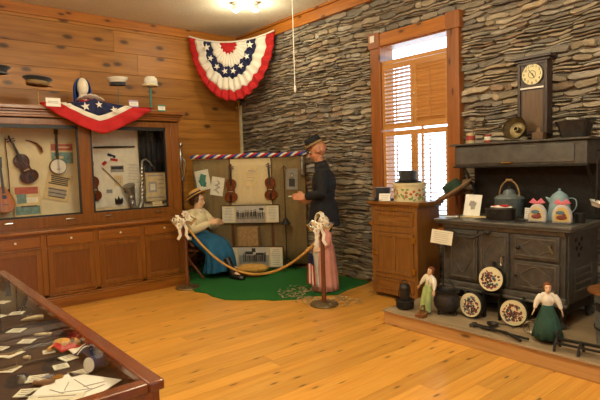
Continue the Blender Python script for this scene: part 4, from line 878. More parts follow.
# furled flag in her hand
t = thing('small_flag', 'small striped flag with a blue corner hanging from the pink dressed figure hand', 'flag', (-4.56, 3.95, .52), (0, 0, rad(10)))
MB().cyl((0, .0, .03), (.02, .0, -.42), .006).ell((0, 0, .035), .01, 8).build('flag_pole', 'chair_wood', t)
def fl(u, v): return (.0+.07*u*(1+.5*v)-.03*v, -.015-.015*sin(u*9+v*2), -.005-.38*v-.03*u)
MB().grid(14, 12, fl, mf=lambda u, v: 2 if v < .3 else int(u*7) % 2).build('flag_cloth', ['red', 'white_cloth', 'navy'], t, solid=.003, smooth=80)

# ---- small cloth dolls
def doll(name, label, loc, rz, s, top, low, hair, trousers, lean=0, skin='skin_pale', face=True):
    t = thing(name, label, 'doll', loc, (0, rad(lean), rz)); 
    K = dict(hip=(0, 0, .95), chest=(0, 0, 1.22), neck=(.0, 0, 1.42), head=(.02, 0, 1.58), shR=(0, -.16, 1.37), shL=(0, .16, 1.37), elR=(.02, -.29, 1.16), elL=(.02, .29, 1.16), wrR=(.08, -.36, .95), wrL=(.08, .36, .95),
         hpR=(0, -.09, .92), hpL=(0, .09, .92), knR=(.02, -.11, .50), knL=(.02, .11, .50), anR=(-.0, -.12, .08), anL=(-.0, .12, .08), toR=(.12, -.14, .035), toL=(.12, .14, .035))
    J = {k: tuple(x*s for x in v) for k, v in K.items()}
    b = MB(); body(b, J, s); head(b, J['head'], s*1.35); hand(b, J['wrR'], (.1, -.3, -1), (1, 0, 0), s*1.2, .3); hand(b, J['wrL'], (.1, .3, -1), (1, 0, 0), s*1.2, .3)
    resh(b, 'body', skin, t, .0035)
    face_parts(t, J['head'], s*1.35, brow=hair)
    b = MB(); b.ell(J['chest'], (.13*s, .19*s, .20*s), 14).ell((0, 0, 1.02*s), (.12*s, .16*s, .14*s), 14).tube([J['shR'], (0, 0, 1.38*s), J['shL']], [.075*s, .09*s, .075*s], 10).tube([(0, 0, 1.38*s), (0, 0, 1.46*s)], [.09*s, .075*s], 12)
    for q in 'RL': b.tube([J['sh'+q], lerp(J['sh'+q], J['el'+q], .5), J['el'+q], lerp(J['el'+q], J['wr'+q], .85)], [.085*s, .10*s, .085*s, .05*s], 10)
    resh(b, 'blouse', top, t, .0045)
    if trousers:
        b = MB()
        for q in 'RL': b.tube([J['hp'+q], J['kn'+q], J['an'+q]], [.13*s, .12*s, .13*s], 12)
        b.ell((0, 0, 1.0*s), (.14*s, .17*s, .14*s)); resh(b, 'trousers', low, t, .0045)
        for q in (-1, 1): MB().tube([(.12*s, q*.07*s, 1.02*s), (.125*s, q*.08*s, 1.25*s), (.0, q*.09*s, 1.46*s), (-.13*s, q*.06*s, 1.2*s), (-.13*s, q*.04*s, 1.02*s)], [(.018*s, .006*s)]*5, 6).build('suspender', low, t)
    else:
        rs = []
        for z, r in ((1.08, .13), (.98, .17), (.7, .28), (.4, .36), (.12, .41)): rs.append([(r*s*cos(2*pi*j/56)*(1+.07*(1.1-z)*sin(2*pi*j/56*11)), r*s*sin(2*pi*j/56)*(1+.07*(1.1-z)*sin(2*pi*j/56*11)), z*s) for j in range(56)])
        MB().rings(rs, caps=False).build('skirt', low, t, solid=.003, smooth=80)
    for q in 'RL': a, to = J['an'+q], J['to'+q]; MB().tube([(a[0]-.03*s, a[1], .045*s), ((a[0]+to[0])/2, a[1], .05*s), (to[0]+.02*s, to[1], .035*s)], [.042*s, .048*s, .03*s], 10).build('shoe', 'boot', t)
    MMh = Matrix.Translation(J['head']) @ Matrix.Scale(s*1.35, 4)
    b = MB(); b.M = MMh; b.ell((-.028, 0, .035), (.098, .09, .095), 14).ell((.035, 0, .095), (.045, .062, .028)).ell((-.07, 0, -.04), (.045, .06, .05)).ell((-.01, .075, .0), (.04, .02, .05)).ell((-.01, -.075, .0), (.04, .02, .05)).build('hair', hair, t, remesh=.004)
    return t
HZ = .14
doll('cloth_doll', 'boy doll in cream shirt and pale green trousers leaning by the cauldron', (-2.85, 3.87, HZ+.004), rad(-100), .255, 'white_cloth', 'green_cloth', 'hair_red', True, 0)
doll('cloth_doll', 'girl doll in cream blouse and long dark green skirt in front of the stove', (-1.73, 3.90, HZ+.004), rad(-60), .262, 'white_cloth', 'dark_green', 'hair_red', False)
bpy.data.objects['cloth_doll'].rotation_euler = (rad(-9), rad(-4), rad(-100))

# ============================================================ RIGHT SIDE
tag(MB().bx(-3.20, 2.4, 3.70, 4.90, .0, HZ-.018).build('hearth_platform', 'hearth_wood', bev=.004), 'low wooden platform under the cookstove with a pine front board', 'platform')
o = bpy.data.objects['hearth_platform']; o2 = MB().bx(-3.215, 2.4, 3.685, 4.90, HZ-.018, HZ).build('platform_top', 'hearth_top', o, bev=.003)
# icebox
t = thing('icebox', 'oak icebox cabinet with panelled doors under the window', 'cabinet', (-3.675, 4.65, 0))
fy = -.21
MB().bx(-.325, .325, fy+.02, .20, .05, 1.085).build('body', 'oak', t, bev=.004)
MB().bx(-.37, .375, fy-.035, .215, 1.085, 1.12).bx(-.345, .35, fy-.012, .21, 1.06, 1.087).build('top', 'oak_h', t, bev=.006)
b = MB(); b.bx(-.325, -.275, fy, fy+.02, .05, 1.06).bx(.275, .325, fy, fy+.02, .05, 1.06)
for z0, z1 in ((1.01, 1.06), (.77, .84), (.24, .29), (.05, .10)): b.bx(-.275, .275, fy, fy+.02, z0, z1)
b.build('face_frame', 'oak', t, bev=.003)
def pdoor(x0, x1, z0, z1, nm='door', s=.045, split=False):
    f = MB(); f.bx(x0, x0+s, fy-.006, fy+.02, z0, z1).bx(x1-s, x1, fy-.006, fy+.02, z0, z1).bx(x0+s, x1-s, fy-.006, fy+.02, z0, z0+s).bx(x0+s, x1-s, fy-.006, fy+.02, z1-s, z1)
    if split: f.bx((x0+x1)/2-.02, (x0+x1)/2+.02, fy-.006, fy+.02, z0+s, z1-s)
    d = f.build(nm, 'oak', t, bev=.003); MB().bx(x0+s-.004, x1-s+.004, fy+.004, fy+.016, z0+s-.004, z1-s+.004).build('raised_panel', 'oak_h' if z1-z0 < .3 else 'oak', d, bev=.003); return d
d = pdoor(-.27, .27, .845, 1.005); d2 = pdoor(-.27, .27, .295, .765, split=True); pdoor(-.27, .27, .105, .235, 'drawer', .03)
MB().box((-.285, fy-.012, .52), (.05, .014, .045)).cyl((-.26, fy-.024, .52), (-.22, fy-.03, .50), .007).build('latch', 'brass', d2); MB().box((.285, fy-.010, .70), (.03, .01, .06)).build('hinge', 'brass', d2); MB().box((.285, fy-.010, .36), (.03, .01, .06)).build('hinge', 'brass', d2)
MB().box((0, fy-.0, 1.035), (.10, .006, .022)).build('name_plate', 'brass', t, bev=.002)
for sx in (-.29, .29):
    for sy in (fy+.05, .16): MB().lathe([(.02, 0), (.024, .02), (.018, .05)], 12, c=(sx, sy, 0)).build('foot', 'oak', t)
ITOP = 1.12
def tophat(label, loc, r, h, rz=0, sc=1):
    t = thing('top_hat', label, 'hat', loc, (0, 0, rz))
    MB().lathe([(.001, h), (r*.98, h), (r*1.03, h-.006), (r*.95, h*.5), (r, .012)], 30, caps=False, sy=1.12).build('crown', 'felt_black', t, smooth=50)
    MB().lathe([(r*.97, .014), (r*1.35, .004), (r*1.55, .016), (r*1.57, .02), (r*1.35, .01), (r*.97, .018)], 30, caps=False, sy=1.12).build('brim', 'felt_black', t, smooth=70)
    MB().lathe([(r*1.0, .014), (r*.995, .04)], 30, caps=False, sy=1.12).build('hat_band', 'uniform', t, solid=.004); return t
tophat('black top hat at the left end of the icebox top', (-3.90, 4.53, ITOP-.003), .088, .155)
t = thing('hatbox', 'round cream hatbox with green leaf and red flower pattern on the icebox', 'hatbox', (-3.58, 4.62, ITOP))
hb = MB().lathe([(.001, .0), (.178, 0), (.178, .17), (.001, .17)], 40, 0)
for i in range(110):
    a = R.random()*2*pi; z = R.uniform(.015, .14); k = R.choice([1, 1, 2]); hb.M = Matrix.Rotation(a, 4, 'Z') @ Matrix.Translation((.1785, 0, z)) @ Matrix.Rotation(R.random()*6, 4, 'X')
    hb.ell((0, 0, 0), (.0012, .019, .010 if k == 1 else .015), 8, k, k=4)
hb.build('box_body', ['hatbox_cream', 'hatbox_green', 'hatbox_red'], t, smooth=40); MB().lathe([(.001, .165), (.184, .165), (.186, .17), (.186, .198), (.18, .203), (.001, .203)], 40).build('lid', 'hatbox_cream', t)
tophat('black top hat resting on the lid of the flowered hatbox', (-3.60, 4.62, ITOP+.200), .102, .14, .4)
sheet('caption_card', 'white folded caption card in front of the left top hat on the icebox', 'card', .13, .085, 'paper_white', lines(3, .5, -.5, 1.4), (-3.79, 4.435, ITOP+.045), (rad(-12), 0, rad(25)), ('ink_light',))
t = thing('felt_hat', 'wide brimmed brown and green felt hat tilted on a stand between icebox and stove', 'hat', (-3.0, 4.64, 1.23), tuple(Vector((-.46, -.30, .84)).to_track_quat('Z', 'Y').to_euler())); t.scale = (.98, .98, .98)
MB().lathe([(.001, .10), (.05, .125), (.085, .12), (.10, .09), (.105, .01)], 28, caps=False, sx=1.05).build('crown', 'felt_green', t, smooth=80)
MB().lathe([(.10, .01), (.15, -.005), (.20, .012), (.225, .04)], 36, caps=False, wob=.02, nw=3).build('brim', 'felt_brown', t, solid=.006, smooth=80); MB().lathe([(.107, .01), (.106, .04)], 28, caps=False, sx=1.05).build('hat_band', 'felt_black', t, solid=.004)
t = thing('hat_stand', 'dark wooden stand on the floor holding up the brown and green felt hat', 'hat stand', (-3.02, 4.68, HZ)); MB().lathe([(.09, 0), (.09, .015), (.02, .03), (.013, .06), (.013, 1.04), (.05, 1.06), (.06, 1.11)], 18).build('post', 'chair_wood', t); MB().ell((0, 0, 1.125), (.06, .06, .035)).build('pad', 'felt_brown', t)

# ---------------- cookstove
t = thing('cookstove', 'black cast iron cookstove with doors, high back and warming hood', 'stove', (-2.29, 4.2, HZ)); Z = lambda z: z-HZ
X = lambda x: x+2.29; Y = lambda y: y-4.2
MB().bx(X(-2.87), X(-1.73), Y(4.22), Y(4.86), Z(.34), Z(.955)).build('body', 'stove_iron', t, bev=.006)
MB().bx(X(-2.93), X(-1.67), Y(4.165), Y(4.88), Z(.955), Z(.975)).bx(X(-2.94), X(-1.66), Y(4.155), Y(4.885), Z(.975), Z(1.0)).build('cooktop', 'stove_top', t, bev=.006)
for xx, yy in ((-2.5, 4.36), (-2.12, 4.36), (-2.5, 4.66), (-2.12, 4.66)):
    MB().lathe([(.001, .004), (.10, .004), (.105, 0)], 28, c=(X(xx), Y(yy), Z(1.0))).build('stove_lid', 'iron', t)
def cast_door(nm, x0, x1, z0, z1, yf=0., hand_=True, knob=False, relief=True):
    d = MB().bx(X(x0), X(x1), yf-.012, yf+.02, Z(z0), Z(z1)).build(nm, 'stove_iron', t, bev=.005)
    b = MB(); e = .022; b.bx(X(x0+e), X(x1-e), yf-.02, yf-.012, Z(z0+e), Z(z0+e+.014)).bx(X(x0+e), X(x1-e), yf-.02, yf-.012, Z(z1-e-.014), Z(z1-e)).bx(X(x0+e), X(x0+e+.014), yf-.02, yf-.012, Z(z0+e+.014), Z(z1-e-.014)).bx(X(x1-e-.014), X(x1-e), yf-.02, yf-.012, Z(z0+e+.014), Z(z1-e-.014)); b.build('moulding', 'stove_panel', d, bev=.003)
    if relief:
        cx, cz = X((x0+x1)/2), Z((z0+z1)/2); b = MB(); rx = (x1-x0)*.30; rz = (z1-z0)*.30
        b.tube([(cx+rx*cos(a*pi/12)*(1+.12*cos(a*pi/3)), yf-.014, cz+rz*sin(a*pi/12)*(1+.12*cos(a*pi/3))) for a in range(24)], .005, 6, loop=True); b.build('relief_scroll', 'stove_panel', d)
    return d
MB().bx(X(-2.87), X(-1.73), Y(4.20), Y(4.225), Z(.915), Z(.955)).build('top_rail', 'stove_panel', t, bev=.003)
d = cast_door('oven_door', -2.80, -2.50, .43, .905, Y(4.21), relief=True)
d = cast_door('oven_door', -2.485, -2.20, .43, .905, Y(4.21))
MB().tube([(X(-2.24), -.012, Z(.70)), (X(-2.24), -.05, Z(.70)), (X(-2.24), -.055, Z(.64))], .010, 8).ell((X(-2.24), -.055, Z(.63)), (.014, .014, .02)).build('door_handle', 'silver', d)
d = cast_door('firebox_door', -2.16, -1.77, .70, .905, Y(4.21))
MB().tube([(X(-1.83), -.01, Z(.84)), (X(-1.83), -.05, Z(.83)), (X(-1.80), -.055, Z(.78))], .009, 8).build('door_handle', 'tarnish', d)
MB().ell((X(-2.10), -.03, Z(.80)), .02).build('draft_knob', 'iron', d)
d = cast_door('ash_door', -2.16, -1.77, .43, .68, Y(4.21)); MB().tube([(X(-2.13), -.01, Z(.55)), (X(-2.13), -.05, Z(.55)), (X(-2.10), -.055, Z(.50))], .009, 8).build('door_handle', 'iron', d)
# kick lever and towel bar
MB().tube([(X(-2.76), -.03, Z(.905)), (X(-2.66), -.06, Z(.855)), (X(-2.5), -.07, Z(.85)), (X(-2.40), -.05, Z(.90))], [.010, .016, .018, .010], 8).ell((X(-2.38), -.035, Z(.905)), (.035, .03, .022)).build('lift_lever', 'iron', t)
MB().bx(X(-2.90), X(-1.70), Y(4.16), Y(4.22), Z(.34), Z(.365)).bx(X(-2.885), X(-1.715), Y(4.185), Y(4.22), Z(.365), Z(.41)).build('lower_ledge', 'stove_panel', t, bev=.006)
MB().bx(X(-2.84), X(-1.76), Y(4.24), Y(4.84), Z(.25), Z(.34)).build('bottom_skirt', 'iron_dark', t, bev=.005)
for sx in (-2.82, -1.78):
    for sy in (4.26, 4.80): MB().tube([(X(sx), Y(sy), Z(.34)), (X(sx+.012*(1 if sx > -2 else -1)), Y(sy), Z(.27)), (X(sx), Y(sy), Z(.20)), (X(sx+.02*(1 if sx > -2 else -1)), Y(sy), Z(.152))], [.045, .036, .022, .034], 10).build('leg', 'iron', t)
MB().bx(X(-1.735), X(-1.715), Y(4.25), Y(4.84), Z(.36), Z(.94)).build('side_panel', 'stove_iron', t, bev=.004)
b = MB()
for z0 in (.44, .50, .56, .62): b.box((X(-1.712), Y(4.52), Z(z0)), (.012, .34, .018))
b.box((X(-1.712), Y(4.36), Z(.53)), (.012, .02, .22)).box((X(-1.712), Y(4.70), Z(.53)), (.012, .02, .22)).build('vent_grille', 'stove_panel', t, bev=.003)
b = MB()
for dy, dz in ((0, 0), (.05, .03), (.09, -.01), (.04, -.06), (.1, .07), (-.02, .07)): b.ell((X(-1.714), Y(4.40)+dy, Z(.80)+dz), (.006, .028, .020), 8)
b.build('side_ornament', 'iron_dark', t)
MB().bx(X(-2.90), X(-1.69), Y(4.83), Y(4.87), Z(1.0), Z(1.49)).build('high_back', 'iron_dark', t, bev=.004)
hd_ = MB().bx(X(-2.96), X(-1.70), Y(4.56), Y(4.88), Z(1.49), Z(1.70)).build('warming_hood', 'stove_iron', t, bev=.012)
MB().bx(X(-3.0), X(-1.67), Y(4.53), Y(4.89), Z(1.70), Z(1.72)).build('shelf_top', 'stove_iron', hd_, bev=.006)
MB().bx(X(-2.93), X(-1.80), Y(4.548), Y(4.562), Z(1.515), Z(1.675)).build('roll_door', 'stove_top', hd_, bev=.004)
MB().tube([(X(-2.44), Y(4.548), Z(1.53)), (X(-2.44), Y(4.53), Z(1.52)), (X(-2.34), Y(4.53), Z(1.52)), (X(-2.34), Y(4.548), Z(1.53))], .006, 8).build('hood_handle', 'brass', hd_)
MB().bx(X(-2.97), X(-1.69), Y(4.55), Y(4.60), Z(1.478), Z(1.494)).build('hood_lip', 'iron_dark', hd_, bev=.003)
for xx in (-2.88, -1.72): MB().tube([(X(xx), Y(4.84), Z(1.05)), (X(xx), Y(4.80), Z(1.25)), (X(xx), Y(4.66), Z(1.42)), (X(xx), Y(4.60), Z(1.49))], .014, 8).build('hood_bracket', 'iron', t)

# on the hood shelf (z 1.72)
SZ = 1.72
def can(label, x, y, r, h, m1, m2):
    t = thing('tin_can', label, 'can', (x, y, SZ)); MB().lathe([(r, .003), (r, h-.003)], 20).build('can_body', m1, t); MB().lathe([(r+.002, 0), (r+.002, .004)], 20).lathe([(r+.002, h-.004), (r+.002, h), (r-.003, h+.001)], 20).build('rim', 'silver', t)
    MB().lathe([(r+.0008, h*.30), (r+.0008, h*.72)], 20, caps=False).build('paper_label', m2, t)
can('taller cream and red tin can at the left end of the stove hood', -2.86, 4.70, .045, .115, 'tin_cream', 'tin_red'); can('short red tin can beside the taller can on the stove hood', -2.67, 4.70, .035, .085, 'tin_red', 'paper')
t = thing('tube_pan', 'round dull metal tube pan leaning on its edge against the clock', 'pan', (-2.37, 4.69, SZ+.112), (rad(-14), 0, 0))
MB().lathe([(.11, .055), (.112, .05), (.085, -.03), (.075, -.035), (.03, -.035), (.022, .02), (.018, .02), (.026, -.03), (.07, -.028), (.08, -.024), (.105, .05)], 32, ax='y', caps=False).build('pan_shell', 'tarnish', t, smooth=60)
MB().lathe([(.016, -.025), (.016, -.03)], 12, ax='y').build('tube_hole', 'ebony', t)
t = thing('wooden_sifter', 'small tapered wooden block with a knob right of the clock base', 'box', (-2.145, 4.66, SZ)); MB().prism([(-.05, -.04), (.05, -.04), (.05, .04), (-.05, .04)], .07).build('block', 'clock_panel', t, bev=.006); MB().lathe([(.03, .07), (.02, .10), (.012, .115)], 14).build('knob', 'clock_panel', t)
t = thing('iron_pan', 'dark oblong iron pan flaring upward at the right end of the stove hood', 'pan', (-1.86, 4.72, SZ))
rs = [[(sx*a, sy*bb, z) for sx, sy in ((-1, -.7), (-.8, -1), (.8, -1), (1, -.7), (1, .7), (.8, 1), (-.8, 1), (-1, .7))] for a, bb, z in ((.10, .06, 0), (.13, .085, .12), (.145, .095, .15), (.135, .087, .15), (.12, .078, .11), (.09, .05, .012))]
MB().rings(rs).build('pan_body', 'iron', t, bev=.004); MB().tube([(-.13, 0, .13), (-.17, 0, .145), (-.165, 0, .15)], .008, 8).build('side_handle', 'iron', t)

# clock
t = thing('wall_clock', 'tall dark wooden wall clock with a round cream dial hung above the stove', 'clock', (-2.265, 4.90, 1.78))
MB().bx(-.145, .135, -.10, .0, 0, .68).build('case', 'dark_clock', t, bev=.004)
MB().bx(-.20, .18, -.15, .01, .70, .725).bx(-.17, .16, -.12, .005, .675, .70).build('cornice', 'dark_clock', t, bev=.005)
b = MB(); b.bx(-.145, -.12, -.115, -.10, 0, .675).bx(.11, .135, -.115, -.10, 0, .675).bx(-.12, .11, -.115, -.10, .44, .465).bx(-.12, .11, -.115, -.10, 0, .03).bx(-.12, .11, -.115, -.10, .65, .675); b.build('door_frame', 'dark_clock', t, bev=.003)
MB().bx(-.10, .09, -.104, -.100, .03, .41).build('lower_panel', 'clock_panel', t)
MB().bx(-.115, .105, -.12, -.113, .425, .440).build('silver_bar', 'lamp_white', t)
dl = MB().lathe([(.001, 0), (.098, 0), (.1, .004)], 40, ax='y', c=(-.005, -.108, .558)).build('dial', 'clock_face', t, smooth=30)
MB().tube([(.101*cos(a*pi/16)-.005, -.112, .558+.101*sin(a*pi/16)) for a in range(32)], .005, 6, loop=True).build('dial_ring', 'dark_clock', dl)
b = MB()
for k in range(1, 13):
    a = pi/2-k*pi/6; cu = bpy.data.curves.new('numeral', 'FONT'); cu.body = str(k); cu.size = .036; cu.align_x = 'CENTER'; cu.align_y = 'CENTER'; cu.extrude = .0006
    ob = bpy.data.objects.new('numeral_tmp', cu); COL.objects.link(ob); bpy.context.view_layer.update()
    me = bpy.data.meshes.new_from_object(ob.evaluated_get(bpy.context.evaluated_depsgraph_get()))
    b.M = Matrix.Translation((-.005+.078*cos(a), -.1135, .558+.078*sin(a))) @ Matrix.Rotation(pi/2, 4, 'X')
    b.add([v.co for v in me.vertices], [list(p.vertices) for p in me.polygons]); bpy.data.objects.remove(ob)
b.build('numerals', 'ebony', dl, smooth=0)
MB().tube([(.034*cos(a*pi/12)-.005, -.1125, .558+.034*sin(a*pi/12)) for a in range(24)], .002, 6, loop=True).build('inner_ring', 'ebony', dl)
MB().box((.008, -.116, .545), (.006, .002, .055), rot=(0, rad(-25), 0)).build('hour_hand', 'ebony', dl); MB().box((-.012, -.118, .57), (.005, .002, .085), rot=(0, rad(-35), 0)).build('minute_hand', 'ebony', dl)

# on the cooktop (z 1.0)
TZ = 1.0
sheet('framed_sketch', 'white sheet with a faint pencil sketch leaning on the cooktop', 'picture', .17, .21, 'paper_white', [(0, .1, .8, .5, 1, .3), (0, .0, .5, .8, 1, -.2)], (-2.71, 4.48, TZ+.113), (rad(-14), rad(2), rad(4)), ('ink_light',))
tag(MB().bx(-.13, .13, -.05, .05, 0, .012).build('book', 'paper_old', loc=(-2.66, 4.44, TZ), bev=.002, rot=(0, 0, rad(6))), 'thin cream booklet lying under the sketch sheet', 'book')
lyings('paper_label', 'white paper label lying at the left front of the cooktop', 'card', .12, .09, 'paper_white', lines(3), (-2.86, 4.35, TZ+.0035), rad(25), mats=('ink_light',))
t = thing('roasting_pan', 'grey oval roasting tin with a side handle on the cooktop', 'pan', (-2.37, 4.38, TZ))
MB().lathe([(.12, 0), (.135, .02), (.14, .09), (.148, .10), (.14, .105), (.13, .09), (.1, .01)], 36, sy=.62).build('tin_body', 'iron', t, smooth=50); MB().tube([(-.03, -.085, .075), (-.03, -.11, .07), (.03, -.11, .07), (.03, -.085, .075)], .006, 8).build('handle', 'iron', t)
t = thing('cloth_mitt', 'folded red and white patterned cloth on the rim of the roasting tin', 'cloth', (-2.36, 4.38, TZ+.105), (0, 0, rad(10))); MB().ell((0, 0, .012), (.10, .04, .018), 14).build('cloth_base', 'white_cloth', t); MB().ell((.03, -.01, .022), (.05, .03, .014), 12).ell((-.05, 0, .018), (.03, .03, .012)).build('red_patch', 'red', t)
t = thing('kettle_pot', 'large dull blue grey lidded pot with a tall bail handle on the cooktop', 'pot', (-2.42, 4.64, TZ))
MB().lathe([(.11, 0), (.13, .02), (.132, .17), (.138, .18), (.12, .19)], 32).build('pot_body', 'zinc', t, smooth=50); MB().lathe([(.135, .182), (.12, .20), (.06, .22), (.05, .25), (.03, .262), (.01, .27)], 28).build('lid', 'zinc', t, smooth=60); MB().ell((0, 0, .28), (.014, .014, .018)).build('lid_knob', 'iron', t)
MB().tube([(.125*cos(pi*i/16)*.8, 0, .20+.15*sin(pi*i/16)) for i in range(17)], .008, 8).cyl((-.03, 0, .352), (.03, 0, .352), .013).build('bail_handle', 'brown_cloth', t)
sheet('caption_card', 'narrow white card standing behind the flatiron on the cooktop', 'card', .05, .10, 'paper_white', lines(5, .7, -.7), (-2.20, 4.55, TZ+.053), (rad(-8), 0, 0), ('ink_light',))
def flatiron(label, loc, rz, s=1, m='iron_dark'):
    t = thing('flatiron', label, 'iron', loc, (0, 0, rz)); pl = [(-.06, -.035), (.0, -.04), (.05, -.02), (.075, 0), (.05, .02), (.0, .04), (-.06, .035)]
    MB().at(sc=s).prism(pl, .03).build('sole', m, t, bev=.003); MB().at(sc=s).tube([(-.04, 0, .03), (-.045, 0, .065), (-.02, 0, .085), (.03, 0, .08), (.04, 0, .03)], .008, 8).build('handle', m, t)
flatiron('black flatiron on the cooktop between the pot and the first cloth bell', (-2.16, 4.33, TZ), rad(20), .6)
def cozy(label, x, y, pm, rz):
    t = thing('teapot_cosy', label, 'tea cosy', (x, y, TZ), (0, 0, rz)); pl = [(-.074, 0), (-.077, .06), (-.068, .11), (-.04, .15), (0, .165), (.04, .15), (.068, .11), (.077, .06), (.074, 0)]
    MB().prism(pl, .055, ax='y', z0=-.027).build('padded_body', 'bell_cloth', t, bev=.016); MB().prism([(u*.72, .02+v*.72) for u, v in pl], .006, ax='y', z0=.025).build('picture_patch', pm, t, bev=.002)
    MB().ell((.0, -.034, .055), (.042, .004, .020), 12).ell((.02, -.034, .075), (.015, .004, .012)).build('printed_motif', 'fig_red', t); MB().ell((-.01, -.034, .095), (.035, .004, .016), 12).build('printed_sky', 'fig_blue', t)
    for s in (-1, 1): MB().tube([(0, -.01, .165), (s*.035, -.012, .20), (s*.06, -.012, .18), (0, -.01, .165)], [(.003, .012)]*4, 8).build('bow_loop', 'pink_ribbon', t)
    MB().ell((0, -.012, .168), (.014, .012, .012)).build('bow_knot', 'pink_ribbon', t)
cozy('left cloth tea cosy with a pink bow and pale printed patch', -2.02, 4.36, 'paper_old', rad(8)); cozy('right cloth tea cosy with a pink bow and yellow printed patch', -1.82, 4.37, 'yellow_print', rad(14))
t = thing('coffee_pot', 'pale blue enamel coffee pot behind the tea cosies', 'coffee pot', (-1.955, 4.64, TZ))
MB().lathe([(.10, 0), (.105, .01), (.098, .06), (.075, .19), (.072, .20)], 28).build('pot_body', 'enamel_blue', t, smooth=50); MB().lathe([(.075, .2), (.06, .225), (.02, .255), (.012, .26)], 24).ell((0, 0, .268), .013).build('lid', 'enamel_blue', t, smooth=50)
MB().prism([(-.065, .12), (-.072, .19), (-.125, .205), (-.11, .18)], .03, ax='y', z0=-.015).build('spout', 'enamel_blue', t, bev=.008); MB().tube([(.07, 0, .19), (.12, 0, .205), (.15, 0, .17), (.14, 0, .10), (.09, 0, .06)], [(.012, .006)]*5, 8).build('handle', 'enamel_blue', t, sub=1)
t = thing('ladle', 'white enamel ladle hanging beside the right end of the stove hood', 'ladle', (-1.63, 4.58, 1.52)); MB().tube([(0, 0, 0), (.0, 0, -.2), (-.01, 0, -.34)], .005, 6).tube([(0, 0, 0), (0, .0, .03), (0, .02, .03), (0, .02, .01)], .004, 6).build('handle', 'iron', t)
MB().lathe([(.001, -.045), (.04, -.038), (.062, 0), (.066, .002), (.058, .0), (.04, -.03), (.001, -.038)], 24).build('bowl', 'enamel_white', t, loc=(.01, 0, -.345), rot=(0, rad(18), 0))
t = thing('fire_tongs', 'black iron tongs hanging beside the ladle at the stove end', 'tongs', (-1.64, 4.70, 1.60)); 
for s in (-1, 1): MB().tube([(0, 0, 0), (.0, s*.03, -.08), (.0, s*.015, -.3), (0, s*.02, -.48)], .007, 6).build('tong_arm', 'iron_dark', t)
MB().ell((0, 0, .0), .016).build('rivet', 'iron', t)
MB().tube([(-.04, 0, 0), (0, 0, .01)], .005, 6).build('hook', 'iron_dark', t)
t = thing('small_tin', 'small dark round tin standing at the right rear corner of the cooktop', 'tin', (-1.74, 4.52, TZ)); MB().lathe([(.04, 0), (.042, .07)], 20).build('tin_body', 'iron_dark', t); MB().lathe([(.044, .07), (.044, .082), (.001, .086)], 20).build('lid', 'iron', t)
t = sheet('caption_sign', 'cream printed sign card leaning on the stove front by the icebox', 'sign', .22, .13, 'paper', lines(6, .7, -.7, 1.6, 1, .05), (-2.81, 4.10, .832), (rad(-10), rad(4), rad(6)), ('ink_light',))
t = thing('sign_stand', 'thin dark stand holding the cream sign card in front of the stove', 'stand', (-2.81, 4.12, HZ)); MB().lathe([(.06, 0), (.06, .01), (.012, .02), (.007, .04), (.007, .62)], 16).build('pole', 'iron_dark', t); MB().box((0, -.02, .612), (.10, .04, .006)).build('ledge', 'iron_dark', t)

# ---------------- on the platform (z HZ)
t = thing('cauldron', 'round black cast iron cauldron with a bail behind the boy doll', 'cauldron', (-2.68, 3.98, HZ)); t.scale = (.87, .87, .87)
MB().lathe([(.05, .035), (.10, .05), (.135, .10), (.14, .15), (.125, .20), (.115, .23), (.132, .255), (.136, .26), (.122, .262), (.108, .235), (.12, .17), (.11, .08), (.02, .05)], 36).build('pot_body', 'iron', t, smooth=60)
for k in range(3): a = k*2.094; MB().tube([(.085*cos(a), .085*sin(a), .06), (.10*cos(a), .10*sin(a), .002)], [.018, .010], 8).build('foot', 'iron', t)
MB().tube([(-.13+.26*i/14, -.02*sin(pi*i/14), .24+.15*sin(pi*i/14)) for i in range(15)], .006, 8).build('bail_handle', 'iron_dark', t)
def skillet(label, loc, rot, r=.105):
    t = thing('painted_skillet', label, 'skillet', loc, rot)
    MB().lathe([(r*1.08, -.0), (r*1.1, .006), (r*1.04, .045), (r*.9, .05), (.001, .05), (.001, .044), (r*.9, .04), (r, .02), (r*1.02, 0)], 36, ax='y').build('pan_body', 'iron', t, loc=(0, .045, 0), smooth=50)
    fc = MB().lathe([(.001, 0), (r*1.0, 0), (r*1.0, .004)], 36, ax='y').build('painted_disc', 'plate_face', t, loc=(0, -.006, 0))
    b = MB()
    for i in range(85):
        a = R.random()*2*pi; q = R.random()**.6*.68*r; k = R.choice([0, 0, 1, 1, 2]); b.ell((q*cos(a)*1.1, -.011, q*sin(a)*1.1-.005), (R.uniform(.005, .012), .003, R.uniform(.006, .017)), 7, k, k=4, rot=(0, R.random()*3, 0))
    b.build('painted_figures', ['fig_red', 'fig_dark', 'fig_blue'], t)
    MB().tube([(0, .03, r*1.05), (0, .03, r*1.25), (0, .03, r*1.45)], [.012, .010, .016], 8).build('handle', 'iron', t); return t
skillet('painted skillet with figures propped highest against the stove front', (-2.32, 4.12, .50), (rad(-10), 0, rad(8)), .106)
skillet('painted skillet standing on the platform just right of the cauldron', (-2.46, 4.02, HZ+.12), (rad(-9), rad(-40), rad(2)), .106)
skillet('painted skillet standing on the platform beside the girl doll', (-2.08, 4.05, HZ+.12), (rad(-9), rad(30), rad(8)), .106)
t = thing('iron_trivet_stand', 'black iron stand behind the lower skillets holding up the highest skillet', 'stand', (-2.32, 4.155, HZ)); MB().bx(-.09, .09, -.05, .0, .22, .235).bx(-.08, -.065, -.04, -.0, 0, .22).bx(.065, .08, -.04, .0, 0, .22).build('stand_frame', 'iron_dark', t, bev=.002)
